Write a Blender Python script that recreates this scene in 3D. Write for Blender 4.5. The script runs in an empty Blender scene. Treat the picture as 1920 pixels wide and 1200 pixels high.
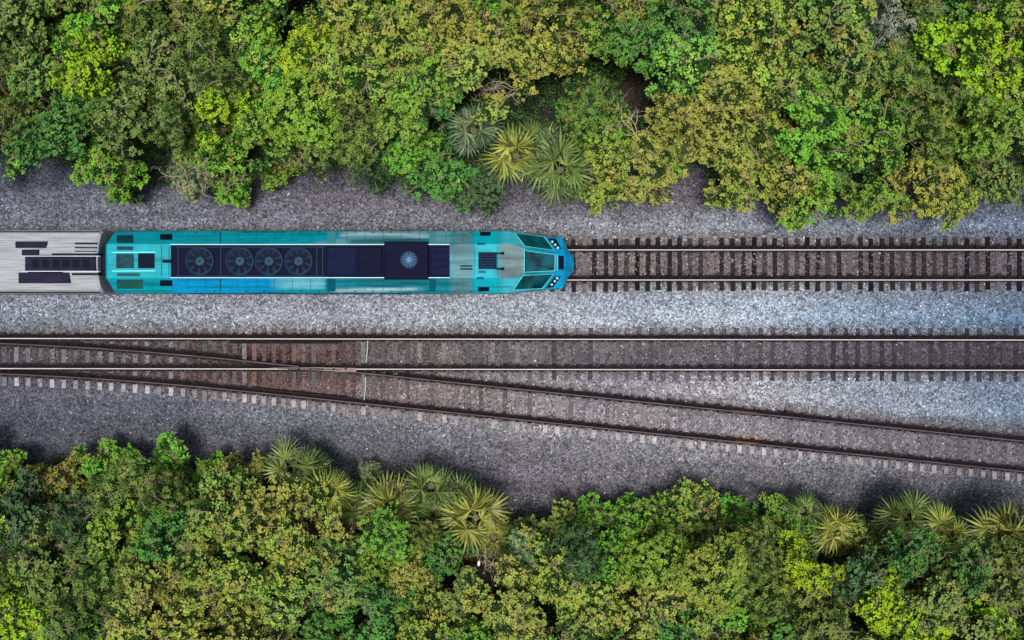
import bpy, bmesh, math, random
import numpy as np
from mathutils import Vector, Matrix
from mathutils.bvhtree import BVHTree
R = math.radians
random.seed(7); rng = np.random.default_rng(11)
scene = bpy.context.scene
C = scene.collection

# ------------------------------------------------------------------ camera, sky, sun, exposure
H = 42.0; F = 1562.0; NY = 572.0            # height of the drone, focal length in photo pixels, row of the point below it
cam = bpy.data.cameras.new('camera'); co = bpy.data.objects.new('camera', cam); C.objects.link(co)
co.location = (0, 0, H); co.rotation_euler = (0, 0, 0)
cam.sensor_width = 36; cam.lens = 36*F/1920; cam.clip_end = 2000; cam.shift_y = -(600-NY)/1920
scene.camera = co
w = bpy.data.worlds.new('World'); scene.world = w; w.use_nodes = True
nt = w.node_tree; nt.nodes.clear()
SUN_EL, SUN_AZ = 84, 200                    # azimuth clockwise from +Y
sky = nt.nodes.new('ShaderNodeTexSky'); sky.sky_type = 'NISHITA'; sky.sun_disc = False
sky.sun_elevation = R(SUN_EL); sky.sun_rotation = R(SUN_AZ); sky.dust_density = 5.0; sky.ozone_density = .4; sky.air_density = 1.0
bg = nt.nodes.new('ShaderNodeBackground'); bg.inputs[1].default_value = 0.09
wo = nt.nodes.new('ShaderNodeOutputWorld')
nt.links.new(sky.outputs[0], bg.inputs[0]); nt.links.new(bg.outputs[0], wo.inputs[0])
sl = bpy.data.lights.new('sun', 'SUN'); sl.energy = 2.9; sl.angle = R(16); sl.color = (1, .965, .93)
so = bpy.data.objects.new('sun', sl); C.objects.link(so)
d = Vector((math.sin(R(SUN_AZ))*math.cos(R(SUN_EL)), math.cos(R(SUN_AZ))*math.cos(R(SUN_EL)), math.sin(R(SUN_EL))))
so.rotation_euler = d.to_track_quat('Z', 'Y').to_euler()
vs = scene.view_settings; vs.view_transform = 'Standard'; vs.look = 'None'; vs.gamma = 1; vs.use_curve_mapping = False
vs.exposure = 0.15
scene.display_settings.display_device = 'sRGB'

# ------------------------------------------------------------------ helpers
def P(px, py, z=0.0):
    return ((px-960)/F*(H-z), -(py-NY)/F*(H-z), z)
def lin(c):
    c = np.asarray(c, float)/255.0
    return np.where(c <= .04045, c/12.92, ((c+.055)/1.055)**2.4)
def S(r, g, b): return tuple(lin((r, g, b)))
def tag(o, label=None, cat=None, group=None, kind=None):
    if label: o['label'] = label
    if cat: o['category'] = cat
    if group: o['group'] = group
    if kind: o['kind'] = kind
    return o
def empty(name, loc=(0, 0, 0), rz=0, parent=None):
    o = bpy.data.objects.new(name, None); C.objects.link(o); o.location = loc; o.rotation_euler = (0, 0, rz)
    o.empty_display_size = .2
    if parent: o.parent = parent
    return o
def link(name, me, mat=None, parent=None, loc=None):
    o = bpy.data.objects.new(name, me); C.objects.link(o)
    if mat is not None:
        for m in (mat if isinstance(mat, (list, tuple)) else [mat]): me.materials.append(m)
    if parent: o.parent = parent
    if loc is not None: o.location = loc
    return o
def np_mesh(name, V, Fc, col=None, smooth=False):
    """V (n,3), Fc (m,k) all faces the same size; col (n,3) point colours"""
    me = bpy.data.meshes.new(name); V = np.asarray(V, np.float32); Fc = np.asarray(Fc, np.int32)
    m, k = Fc.shape
    me.vertices.add(len(V)); me.vertices.foreach_set('co', V.ravel())
    me.loops.add(m*k); me.loops.foreach_set('vertex_index', Fc.ravel())
    me.polygons.add(m); me.polygons.foreach_set('loop_start', np.arange(0, m*k, k, dtype=np.int32))
    me.polygons.foreach_set('loop_total', np.full(m, k, np.int32))
    me.polygons.foreach_set('use_smooth', np.full(m, smooth, bool))
    me.update(calc_edges=True)
    if col is not None: set_col(me, col)
    return me
def set_col(me, col):
    a = me.color_attributes.new('Col', 'FLOAT_COLOR', 'POINT')
    c = np.ones((len(col), 4), np.float32); c[:, :np.shape(col)[1]] = col
    a.data.foreach_set('color', c.ravel())
class MB:
    """collects simple solids into one mesh"""
    def __init__(s): s.v = []; s.f = []; s.mi = []
    def add(s, V, Fc, mi=0):
        n = len(s.v); s.v += [tuple(v) for v in V]; s.f += [tuple(i+n for i in f) for f in Fc]; s.mi += [mi]*len(Fc)
    def box(s, x0, x1, y0, y1, z0, z1, ch=0.0, mi=0):
        if ch > 0:
            V = [(x0, y0, z0), (x1, y0, z0), (x1, y1, z0), (x0, y1, z0), (x0, y0, z1-ch), (x1, y0, z1-ch), (x1, y1, z1-ch), (x0, y1, z1-ch),
                 (x0+ch, y0+ch, z1), (x1-ch, y0+ch, z1), (x1-ch, y1-ch, z1), (x0+ch, y1-ch, z1)]
            Fc = [(0, 3, 2, 1), (8, 9, 10, 11)]
            for a in range(4):
                b = (a+1) % 4; Fc += [(a, b, 4+b, 4+a), (4+a, 4+b, 8+b, 8+a)]
        else:
            V = [(x0, y0, z0), (x1, y0, z0), (x1, y1, z0), (x0, y1, z0), (x0, y0, z1), (x1, y0, z1), (x1, y1, z1), (x0, y1, z1)]
            Fc = [(0, 3, 2, 1), (4, 5, 6, 7), (0, 1, 5, 4), (1, 2, 6, 5), (2, 3, 7, 6), (3, 0, 4, 7)]
        s.add(V, Fc, mi)
    def lathe(s, c, prof, n=32, axis='z', mi=0):
        V = []; m = len(prof)
        for i in range(n):
            a = 2*math.pi*i/n
            for r, h in prof:
                p = (r*math.cos(a), r*math.sin(a), h) if axis == 'z' else (r*math.cos(a), h, r*math.sin(a))
                V.append((c[0]+p[0], c[1]+p[1], c[2]+p[2]))
        Fc = []
        for i in range(n):
            j = (i+1) % n
            for k in range(m-1): Fc.append((i*m+k, j*m+k, j*m+k+1, i*m+k+1))
        Fc.append(tuple(i*m+m-1 for i in range(n))); Fc.append(tuple(i*m for i in reversed(range(n))))
        s.add(V, Fc, mi)
    def tube(s, pts, rad, n=6, mi=0):
        pts = [Vector(p) for p in pts]; m = len(pts); V = []
        rad = rad if isinstance(rad, (list, tuple)) else [rad]*m
        for i, p in enumerate(pts):
            t = (pts[min(i+1, m-1)]-pts[max(i-1, 0)]).normalized()
            u = t.cross(Vector((0, 0, 1)) if abs(t.z) < .9 else Vector((1, 0, 0))).normalized(); v = t.cross(u)
            for k in range(n):
                a = 2*math.pi*k/n; V.append(p+(u*math.cos(a)+v*math.sin(a))*rad[i])
        Fc = [(i*n+k, i*n+(k+1) % n, (i+1)*n+(k+1) % n, (i+1)*n+k) for i in range(m-1) for k in range(n)]
        Fc += [tuple(range(n)), tuple((m-1)*n+k for k in reversed(range(n)))]
        s.add(V, Fc, mi)
    def mesh(s, name, smooth=False):
        me = bpy.data.meshes.new(name); me.from_pydata(s.v, [], s.f)
        me.polygons.foreach_set('material_index', s.mi)
        bm = bmesh.new(); bm.from_mesh(me); bmesh.ops.recalc_face_normals(bm, faces=bm.faces[:]); bm.to_mesh(me); bm.free()
        if smooth:
            me.polygons.foreach_set('use_smooth', [True]*len(me.polygons)); me.set_sharp_from_angle(angle=R(35))
        me.update(); return me
    def build(s, name, mat, parent=None, smooth=False): return link(name, s.mesh(name, smooth), mat, parent)

# ------------------------------------------------------------------ value noise in numpy
_lat = rng.random((512, 512))
def vnoise(x, y):
    xi = np.floor(x).astype(int); yi = np.floor(y).astype(int); fx = x-xi; fy = y-yi
    fx = fx*fx*(3-2*fx); fy = fy*fy*(3-2*fy)
    g = lambda a, b: _lat[a % 512, b % 512]
    return (g(xi, yi)*(1-fx)+g(xi+1, yi)*fx)*(1-fy)+(g(xi, yi+1)*(1-fx)+g(xi+1, yi+1)*fx)*fy
def fbm(x, y, o=3):
    a = 0; s = 0; w_ = 1
    for i in range(o): a = a+w_*vnoise(x*2**i+17.3*i, y*2**i+5.1*i); s += w_; w_ *= .5
    return a/s
def sstep(a, b, x):
    t = np.clip((x-a)/(b-a), 0, 1); return t*t*(3-2*t)

# ------------------------------------------------------------------ materials
def mat(name, col=(.5, .5, .5), rough=.6, metal=0., attr=None, objcol=False, noise=None, bump=None, spec=.22, coat=0., brush=None):
    """noise=(scale, low, high): world-position brightness variation; bump=(scale, distance, kind)"""
    m = bpy.data.materials.new(name); m.use_nodes = True; t = m.node_tree; N = t.nodes; L = t.links
    b = N['Principled BSDF']; b.inputs['Roughness'].default_value = rough; b.inputs['Metallic'].default_value = metal
    b.inputs['Specular IOR Level'].default_value = spec; b.inputs['Coat Weight'].default_value = coat; b.inputs['Coat Roughness'].default_value = .12
    geo = N.new('ShaderNodeNewGeometry'); cur = None
    if attr: a = N.new('ShaderNodeAttribute'); a.attribute_name = attr; cur = a.outputs['Color']
    if objcol:
        oi = N.new('ShaderNodeObjectInfo')
        if cur is None: cur = oi.outputs['Color']
        else:
            mx = N.new('ShaderNodeMix'); mx.data_type = 'RGBA'; mx.blend_type = 'MULTIPLY'; mx.inputs[0].default_value = 1
            L.new(cur, mx.inputs[6]); L.new(oi.outputs['Color'], mx.inputs[7]); cur = mx.outputs[2]
    if cur is None: rgb = N.new('ShaderNodeRGB'); rgb.outputs[0].default_value = (*col, 1); cur = rgb.outputs[0]
    if noise:
        mp = N.new('ShaderNodeMapping'); L.new(geo.outputs['Position'], mp.inputs[0])
        if brush: mp.inputs['Scale'].default_value = brush
        no = N.new('ShaderNodeTexNoise'); no.inputs['Scale'].default_value = noise[0]; no.inputs['Detail'].default_value = 4
        L.new(mp.outputs[0], no.inputs['Vector'])
        mr = N.new('ShaderNodeMapRange'); mr.inputs[1].default_value = .3; mr.inputs[2].default_value = .7
        mr.inputs[3].default_value = noise[1]; mr.inputs[4].default_value = noise[2]; L.new(no.outputs[0], mr.inputs[0])
        vm = N.new('ShaderNodeVectorMath'); vm.operation = 'SCALE'; L.new(cur, vm.inputs[0]); L.new(mr.outputs[0], vm.inputs['Scale']); cur = vm.outputs[0]
    if bump:
        if bump[2] == 'voronoi': tx = N.new('ShaderNodeTexVoronoi'); out = tx.outputs['Distance']
        else: tx = N.new('ShaderNodeTexNoise'); tx.inputs['Detail'].default_value = 4; out = tx.outputs[0]
        tx.inputs['Scale'].default_value = bump[0]; L.new(geo.outputs['Position'], tx.inputs['Vector'])
        bp = N.new('ShaderNodeBump'); bp.inputs['Distance'].default_value = bump[1]; bp.invert = bump[2] == 'voronoi'
        L.new(out, bp.inputs['Height']); L.new(bp.outputs[0], b.inputs['Normal'])
    L.new(cur, b.inputs['Base Color'])
    return m
def ground_mat():
    m = bpy.data.materials.new('gravel'); m.use_nodes = True; t = m.node_tree; N = t.nodes; L = t.links
    b = N['Principled BSDF']; b.inputs['Roughness'].default_value = .9; b.inputs['Specular IOR Level'].default_value = .25
    a = N.new('ShaderNodeAttribute'); a.attribute_name = 'Col'; geo = N.new('ShaderNodeNewGeometry')
    cur = a.outputs['Color']; h = None
    for sc, lo, hi in ((9.5, .35, 1.5), (21, .7, 1.3)):
        v = N.new('ShaderNodeTexVoronoi'); v.inputs['Scale'].default_value = sc; L.new(geo.outputs['Position'], v.inputs['Vector'])
        sx = N.new('ShaderNodeSeparateColor'); L.new(v.outputs['Color'], sx.inputs[0])
        mr = N.new('ShaderNodeMapRange'); mr.inputs[3].default_value = lo; mr.inputs[4].default_value = hi; L.new(sx.outputs[0], mr.inputs[0])
        vm = N.new('ShaderNodeVectorMath'); vm.operation = 'SCALE'; L.new(cur, vm.inputs[0]); L.new(mr.outputs[0], vm.inputs['Scale']); cur = vm.outputs[0]
        if h is None:
            bp = N.new('ShaderNodeBump'); bp.invert = True; bp.inputs['Distance'].default_value = .10; bp.inputs['Strength'].default_value = .9
            L.new(v.outputs['Distance'], bp.inputs['Height']); L.new(bp.outputs[0], b.inputs['Normal']); h = bp
    L.new(cur, b.inputs['Base Color']); return m
def leaf_mat(name, rough=.55, trans=.22):
    """leaf colour from the object's own colour, per-leaf variation from the mesh, dry khaki patches (amount = object alpha)"""
    m = bpy.data.materials.new(name); m.use_nodes = True; t = m.node_tree; N = t.nodes; L = t.links
    b = N['Principled BSDF']; b.inputs['Roughness'].default_value = rough; b.inputs['Specular IOR Level'].default_value = .3
    out = N['Material Output']; oi = N.new('ShaderNodeObjectInfo'); geo = N.new('ShaderNodeNewGeometry')
    a = N.new('ShaderNodeAttribute'); a.attribute_name = 'Col'
    no = N.new('ShaderNodeTexNoise'); no.inputs['Scale'].default_value = 1.1; no.inputs['Detail'].default_value = 3
    L.new(geo.outputs['Position'], no.inputs['Vector'])
    ad = N.new('ShaderNodeMath'); ad.operation = 'MULTIPLY_ADD'; L.new(oi.outputs['Alpha'], ad.inputs[0]); ad.inputs[1].default_value = .45; L.new(no.outputs[0], ad.inputs[2])
    mr = N.new('ShaderNodeMapRange'); mr.inputs[1].default_value = .66; mr.inputs[2].default_value = .76; L.new(ad.outputs[0], mr.inputs[0])
    mk = N.new('ShaderNodeMix'); mk.data_type = 'RGBA'; L.new(mr.outputs[0], mk.inputs[0]); L.new(oi.outputs['Color'], mk.inputs[6]); mk.inputs[7].default_value = (*KHAKI, 1)
    n2 = N.new('ShaderNodeTexNoise'); n2.inputs['Scale'].default_value = .55; L.new(geo.outputs['Position'], n2.inputs['Vector'])
    hs = N.new('ShaderNodeHueSaturation'); L.new(mk.outputs[2], hs.inputs['Color'])
    m2 = N.new('ShaderNodeMapRange'); m2.inputs[1].default_value = .35; m2.inputs[2].default_value = .65; m2.inputs[3].default_value = .485; m2.inputs[4].default_value = .51
    L.new(n2.outputs[0], m2.inputs[0]); L.new(m2.outputs[0], hs.inputs['Hue'])
    mat_ = N.new('ShaderNodeVectorMath'); mat_.operation = 'MULTIPLY'; mat_.inputs[1].default_value = (.065, .15, .11); L.new(oi.outputs['Color'], mat_.inputs[0])  # inner leaves much darker: shade of the crown gaps put into their colour
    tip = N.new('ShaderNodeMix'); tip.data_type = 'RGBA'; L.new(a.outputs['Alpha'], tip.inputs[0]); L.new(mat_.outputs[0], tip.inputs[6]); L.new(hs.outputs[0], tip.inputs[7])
    mx = N.new('ShaderNodeMix'); mx.data_type = 'RGBA'; mx.blend_type = 'MULTIPLY'; mx.inputs[0].default_value = 1
    L.new(tip.outputs[2], mx.inputs[6]); L.new(a.outputs['Color'], mx.inputs[7])
    L.new(mx.outputs[2], b.inputs['Base Color'])
    tr = N.new('ShaderNodeBsdfTranslucent'); L.new(mx.outputs[2], tr.inputs[0])
    ms = N.new('ShaderNodeMixShader'); ms.inputs[0].default_value = trans; L.new(b.outputs[0], ms.inputs[1]); L.new(tr.outputs[0], ms.inputs[2])
    L.new(ms.outputs[0], out.inputs['Surface']); return m
KHAKI = (.34, .345, .06)
M_ground = ground_mat()
M_stone = mat('ballast_stone', attr='Col', rough=.85, spec=.3)
M_leaf = leaf_mat('leaf'); M_frond = leaf_mat('palm_leaf', .45, .12)
M_bark = mat('bark', S(105, 92, 78), .9, noise=(9, .6, 1.3), bump=(30, .02, 'noise'))
M_twig = mat('twig', S(142, 130, 104), .9)
M_pale = mat('bleached_wood', S(190, 175, 150), .85, noise=(14, .7, 1.2), bump=(30, .01, 'noise'))
M_tie = mat('tie_wood', attr='Col', objcol=True, rough=.9, spec=.2, noise=(9, .5, 1.45), brush=(3.5, .45, 1), bump=(28, .02, 'noise'))
M_rust = mat('rail_rust', S(34, 26, 29), .85, spec=.2, noise=(7, .6, 1.5), brush=(.3, 1, 1))
M_head = mat('rail_head_polished', S(188, 182, 182), .65, .0, spec=.3, noise=(3, .85, 1.1), brush=(.3, 4, 1))
M_head_old = mat('rail_head_worn', S(84, 72, 76), .6, .2, noise=(3, .55, 1.5), brush=(.3, 4, 1))
M_plate = mat('tie_plate', S(26, 20, 23), .85, spec=.2, noise=(9, .6, 1.5))
M_frog = mat('frog_steel', S(128, 114, 110), .6, .1, noise=(5, .6, 1.15), brush=(.5, 2, 1))

# ------------------------------------------------------------------ track geometry (in photo pixels, then metres)
ZR = .18
YA0, YA1 = 468.6, 525.0
def yb0(x): return 634.6+3.0*x/1920
def yb1(x): return 691.0+3.4*x/1920
def yc1(x):                                   # lower rail of the siding
    x = np.asarray(x, float); k = 1.43e-4; xx = np.maximum(x, -270)
    return np.where(x > 450, 732.9+.103*(x-450), 732.9-.103*(450-xx)+k*(450-xx)**2/2)
def yc0(x): return yc1(x)-56.9
TRACK_Y = P(0, (YA0+YA1)/2, ZR)[1]

# ------------------------------------------------------------------ ground height and colour
def world_px(X, Y, z=0.): return X/(H-z)*F+960, NY-Y/(H-z)*F
def ground_z(X, Y):
    px, py = world_px(X, Y)
    n = fbm(X*2.6, Y*2.6, 3)-.5; fine = fbm(X*9+40, Y*9, 2)-.5
    z = np.full(np.shape(X), -.14)
    z = z+n*.10+fine*.03
    def bed(z, d, half, mean, amp):           # d px from the centre line
        k = 1-sstep(half-6, half+10, np.abs(d)); return z*(1-k)+(mean+n*amp+fine*amp*.7)*k
    a = bed(z, py-496.8, 54, -.062, .045)
    inner = 1-sstep(24, 27, np.abs(py-496.8)); a = a+inner*.032
    b = bed(a, py-(yb0(px)+yb1(px))/2, 52, -.034, .06)
    c = bed(b, py-(yc0(px)+yc1(px))/2, 50, -.026, .065)
    c = c-.045*sstep(4, 8, py-yc1(px))*(1-sstep(22, 30, py-yc1(px)))
    out = sstep(0, 130, 300-py+60)+sstep(0, 130, py-870+.05*(960-px)*0)
    return c-out*.35
XC = [0, 480, 960, 1440, 1920]
ROWS = [  # y px, colours at XC (sRGB)
 (240, [(60,58,52)]*5),
 (300, [(78,88,104),(84,86,92),(86,84,92),(84,84,92),(76,80,98)]),
 (345, [(88,96,112),(96,96,108),(98,95,106),(96,94,104),(84,92,112)]),
 (385, [(106,112,126),(112,112,126),(114,111,122),(116,116,126),(92,104,126)]),
 (425, [(124,132,144),(134,136,148),(138,140,150),(140,146,156),(104,122,146)]),
 (455, [(120,118,124),(122,118,122),(124,118,120),(120,116,120),(92,94,106)]),
 (480, [(112,104,106),(116,108,108),(122,113,114),(118,110,112),(94,88,92)]),
 (512, [(112,104,106),(116,106,106),(122,108,109),(118,107,110),(92,86,90)]),
 (538, [(124,128,134),(136,138,146),(146,148,154),(142,148,154),(104,112,126)]),
 (565, [(138,146,160),(148,153,166),(154,162,174),(152,166,180),(104,128,154)]),
 (600, [(130,144,158),(152,158,168),(162,170,178),(164,184,202),(102,136,168)]),
 (622, [(118,116,118),(134,128,132),(140,138,142),(140,142,150),(94,110,132)]),
 (645, [(76,74,80),(98,86,88),(112,108,110),(110,108,112),(72,72,80)]),
 (670, [(84,82,86),(94,76,74),(112,108,108),(108,104,108),(70,68,74)]),
 (696, [(74,70,74),(102,78,74),(110,106,108),(112,110,114),(84,86,96)])]
def mute(c):
    g = c.mean(-1, keepdims=True); return (g+(c-g)*.82)*np.array((.96, .965, .975))
RY = np.array([r[0] for r in ROWS], float); RC = mute(np.array([r[1] for r in ROWS], float))
def grid_col(px, t, Y, Cc):
    xi = np.clip(px/480.0, 0, 3.9999); i = xi.astype(int); fx = (xi-i)[..., None]
    r = np.clip(np.searchsorted(Y, t)-1, 0, len(Y)-2); ft = np.clip((t-Y[r])/(Y[r+1]-Y[r]), 0, 1)[..., None]
    return (Cc[r, i]*(1-fx)+Cc[r, i+1]*fx)*(1-ft)+(Cc[r+1, i]*(1-fx)+Cc[r+1, i+1]*fx)*ft
UY = np.array([0, .3, .62, .9, 1.])           # between the main line and the siding's upper rail
UC = np.array([[(74,70,74),(102,78,74),(116,110,112),(122,122,128),(96,104,120)],
 [(74,70,74),(102,78,74),(128,124,126),(164,166,172),(112,132,154)],
 [(74,70,74),(102,80,76),(132,128,130),(174,174,180),(118,142,166)],
 [(74,70,74),(110,88,82),(128,122,124),(132,130,134),(92,92,98)],
 [(74,70,74),(110,88,82),(128,122,124),(118,116,120),(84,82,88)]], float)
DY = np.array([-57., -28, -8, 8, 30, 70, 110, 160, 260])   # px below the siding's lower rail
DC = np.array([[(70,68,74),(98,76,72),(128,122,124),(122,120,124),(88,86,92)],
 [(74,70,74),(100,78,74),(134,126,128),(134,131,136),(104,102,108)],
 [(74,68,70),(104,78,72),(134,122,122),(132,128,132),(98,96,102)],
 [(84,84,94),(112,106,112),(136,132,134),(136,134,138),(98,98,106)],
 [(84,87,100),(104,106,116),(122,122,128),(124,124,130),(90,92,102)],
 [(80,84,98),(98,100,110),(108,108,114),(108,108,114),(80,82,92)],
 [(80,84,96),(96,96,106),(104,102,110),(98,98,106),(74,76,88)],
 [(82,86,98),(98,97,106),(102,100,108),(100,99,107),(80,82,94)],
 [(80,80,86)]*5], float)
UC = mute(UC); DC = mute(DC)*1.06
def ground_col(X, Y):
    px, py = world_px(X, Y); pc = np.clip(px, 0, 1920)
    wob = (fbm(X*.7, Y*.7, 3)-.5)*26
    t1 = grid_col(pc, np.clip(py+wob*.5, 241, 695), RY, RC)
    top = yc0(px); B = yb1(px)
    u = np.clip((py-B)/np.maximum(top-B, 8), 0, 1); t2 = grid_col(pc, u, UY, UC)
    dd = py-yc1(px); t3 = grid_col(pc, np.clip(dd+np.where(dd > 12, wob, 0), -56.9, 259), DY, DC)
    c = np.where((py > B)[..., None], t2, t1)
    k3 = sstep(0, 6, py-np.maximum(top, B))[..., None]; c = c*(1-k3)+t3*k3
    rust = sstep(300, 430, px)*(1-sstep(560, 780, px))*sstep(636, 660, py)*(1-sstep(700, 740, py))
    rust = (rust*sstep(.42, .62, fbm(X*1.5+9, Y*1.9, 4)))[..., None]
    c = c*(1-rust*.8)+np.array((70, 47, 44.))*rust*.8
    m = ((1-sstep(8, 40, np.abs(px-1405)))*(1-sstep(2, 9, np.abs(py-(yc1(px)-7)))))[..., None]
    c = c*(1-m)+np.array((222, 168, 120.))*m
    out = lin(c)
    for yy, amt in ((YA0, 1), (YA1, 1), (yb0(px), 1), (yb1(px), .9), (yc0(px), 1), (yc1(px), 1)):  # rail shade painted along its north side, with brake dust and grease
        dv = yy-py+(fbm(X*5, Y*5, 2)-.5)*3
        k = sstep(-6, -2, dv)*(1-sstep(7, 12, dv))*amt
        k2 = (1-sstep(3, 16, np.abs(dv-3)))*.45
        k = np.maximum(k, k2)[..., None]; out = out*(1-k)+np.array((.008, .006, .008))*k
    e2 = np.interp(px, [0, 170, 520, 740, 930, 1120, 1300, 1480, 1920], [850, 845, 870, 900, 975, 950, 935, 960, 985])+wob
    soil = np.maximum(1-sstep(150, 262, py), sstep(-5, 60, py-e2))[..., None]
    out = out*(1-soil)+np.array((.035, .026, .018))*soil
    n = fbm(X*1.1+3, Y*1.1+8, 4)[..., None]
    st_ = fbm(X*.10+5, Y*2.2+11, 4)[..., None]
    return out*(.72+.4*n)*(.72+.56*st_)
def axis(lo, hi, step, far):
    a = list(np.arange(lo, hi+1e-6, step)); s = step
    while a[-1] < far: s *= 1.35; a.append(a[-1]+s)
    s = step
    while a[0] > -far: s *= 1.35; a.insert(0, a[0]-s)
    return np.array(a)
gx = axis(-27, 27, .075, 320); gy = axis(-10, 8, .06, 320)
GX, GY = np.meshgrid(gx, gy); GZ = ground_z(GX, GY)
V = np.stack([GX, GY, GZ], -1).reshape(-1, 3); nx = len(gx); ny = len(gy)
ii = np.arange((ny-1)*(nx-1)); r_, c_ = ii//(nx-1), ii % (nx-1); a_ = r_*nx+c_
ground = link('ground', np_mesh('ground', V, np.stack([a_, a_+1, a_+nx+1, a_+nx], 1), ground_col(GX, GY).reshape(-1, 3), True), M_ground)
tag(ground, kind='structure')

# loose ballast stones: real little rocks over the whole bed
def stones():
    n = 120000
    X = rng.uniform(-26.5, 26.5, n); Y = rng.uniform(-10.5, 8.2, n)
    px, py = world_px(X, Y)
    keep = np.ones(n, bool)
    for yy in (YA0, YA1, yb0(px), yb1(px), yc0(px), yc1(px)): keep &= (np.abs(py-yy) > 4.2)
    X, Y = X[keep], Y[keep]; n = len(X); px, py = world_px(X, Y)
    z = ground_z(X, Y); s = rng.uniform(.026, .058, n)
    base = np.array([(1, 0, 0), (0, 1, 0), (-1, 0, 0), (0, -1, 0), (0, 0, 1), (0, 0, -1)], float)
    v = base[None]*(rng.uniform(.6, 1.3, (n, 6, 1)))*s[:, None, None]; v[:, :, 2] *= .75
    v += rng.normal(0, .18, (n, 6, 3))*s[:, None, None]
    a = rng.uniform(0, 6.28, n); ca, sa = np.cos(a)[:, None], np.sin(a)[:, None]
    vx = v[..., 0]*ca-v[..., 1]*sa; vy = v[..., 0]*sa+v[..., 1]*ca; v = np.stack([vx, vy, v[..., 2]], -1)
    v += np.stack([X, Y, z+s*.25], -1)[:, None]
    f = np.array([(0, 1, 4), (1, 2, 4), (2, 3, 4), (3, 0, 4), (1, 0, 5), (2, 1, 5), (3, 2, 5), (0, 3, 5)])
    Fc = (np.arange(n)*6)[:, None, None]+f[None]
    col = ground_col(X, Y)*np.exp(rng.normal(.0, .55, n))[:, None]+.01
    col = np.clip(col-.008, 0.004, .75)
    me = np_mesh('gravel', v.reshape(-1, 3), Fc.reshape(-1, 3), np.repeat(col, 6, 0))
    tag(link('gravel', me, M_stone), 'loose grey crushed stone ballast lying between and beside the tracks', 'gravel', kind='stuff')
stones()

# ------------------------------------------------------------------ rails and ties
def offset_line(pts, off):
    out = []
    for i, p in enumerate(pts):
        a = pts[max(i-1, 0)]; b = pts[min(i+1, len(pts)-1)]; tx, ty = b[0]-a[0], b[1]-a[1]; l = math.hypot(tx, ty)
        out.append((p[0]-ty/l*off, p[1]+tx/l*off))
    return out
RAIL = [(-.075, .0), (.075, .0), (.075, .016), (.014, .034), (.012, .132), (.038, .146), (.038, .176), (.024, .182), (-.024, .182), (-.038, .176), (-.038, .146), (-.012, .132), (-.014, .034), (-.075, .016)]
def rail(name, line, parent, head, z=0.0, mb=None):
    own = mb is None; mb = mb or MB(); V = []; n = len(RAIL); L_ = [offset_line(line, o) for o, h in RAIL]
    for i in range(len(line)):
        for k, (o, h) in enumerate(RAIL): V.append((L_[k][i][0], L_[k][i][1], h+z))
    m = len(mb.v); mb.v += V
    for i in range(len(line)-1):
        for k in range(n):
            j = (k+1) % n
            mb.f.append((m+i*n+k, m+i*n+j, m+(i+1)*n+j, m+(i+1)*n+k)); mb.mi.append(1 if k == 7 else 0)
    mb.f.append(tuple(m+k for k in range(n))); mb.mi.append(0)
    mb.f.append(tuple(m+(len(line)-1)*n+k for k in reversed(range(n)))); mb.mi.append(0)
    if own: return mb.build(name, [M_rust, head], parent)
def line(fy, x0, x1, step=40): return [P(x, float(fy(x)), ZR)[:2] for x in np.arange(x0, x1+step, step)]
def tie_mesh(length, seed, w_=.235, pale_end=0., knots=40, rails=(.755, -.755), rust=False):
    r = random.Random(seed); V = []; cols = []
    n = knots; h = length/2
    for i in range(n):
        y = -h+length*i/(n-1); j = r.uniform(-.007, .007); wl = w_/2+r.uniform(-.008, .004)
        zz = r.uniform(-.008, 0)
        V += [(-wl+j, y, -.2), (wl+j, y, -.2), (wl+j, y, -.012+zz), (wl-.012+j, y, zz), (-wl+.012+j, y, zz), (-wl+j, y, -.012+zz)]
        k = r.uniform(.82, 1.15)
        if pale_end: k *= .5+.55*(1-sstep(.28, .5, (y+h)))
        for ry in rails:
            if -.07 < y-ry < .30: k *= .16  # sleeper top darkened north of each rail, the rail's shadow painted in
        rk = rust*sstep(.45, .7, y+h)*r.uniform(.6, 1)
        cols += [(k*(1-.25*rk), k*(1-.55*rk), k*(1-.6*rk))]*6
    Fc = []
    for i in range(n-1):
        for k in range(6): Fc.append((i*6+k, i*6+(k+1) % 6, (i+1)*6+(k+1) % 6, (i+1)*6+k))
    me = bpy.data.meshes.new('sleeper'); me.from_pydata(V, [], Fc+[tuple(range(6)), tuple((n-1)*6+k for k in reversed(range(6)))])
    bm = bmesh.new(); bm.from_mesh(me); bmesh.ops.recalc_face_normals(bm, faces=bm.faces[:]); bm.to_mesh(me); bm.free()
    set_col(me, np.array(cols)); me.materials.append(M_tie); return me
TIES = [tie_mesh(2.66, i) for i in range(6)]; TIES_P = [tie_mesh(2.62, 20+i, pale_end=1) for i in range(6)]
def plate_mesh():
    mb = MB(); mb.box(-.095, .095, -.15, .21, .001, .018, .004)
    for sx in (-1, 1):
        for y in (-.11, .10): mb.box(sx*.06-.016, sx*.06+.016, y-.02, y+.02, .018, .05, .006)
    me = mb.mesh('tie_plate'); me.materials.append(M_plate); return me
PLATE = plate_mesh()
def put_tie(parent, me, x, y, rz, col, z=0., plates=()):
    o = bpy.data.objects.new('sleeper', me); C.objects.link(o); o.parent = parent; o.location = (x, y, z); o.rotation_euler = (0, 0, rz); o.color = (*col, 1)
    for py_ in plates:
        q = bpy.data.objects.new('tie_plate', PLATE); C.objects.link(q); q.parent = o; q.location = (0, py_, 0)
    return o
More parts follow.
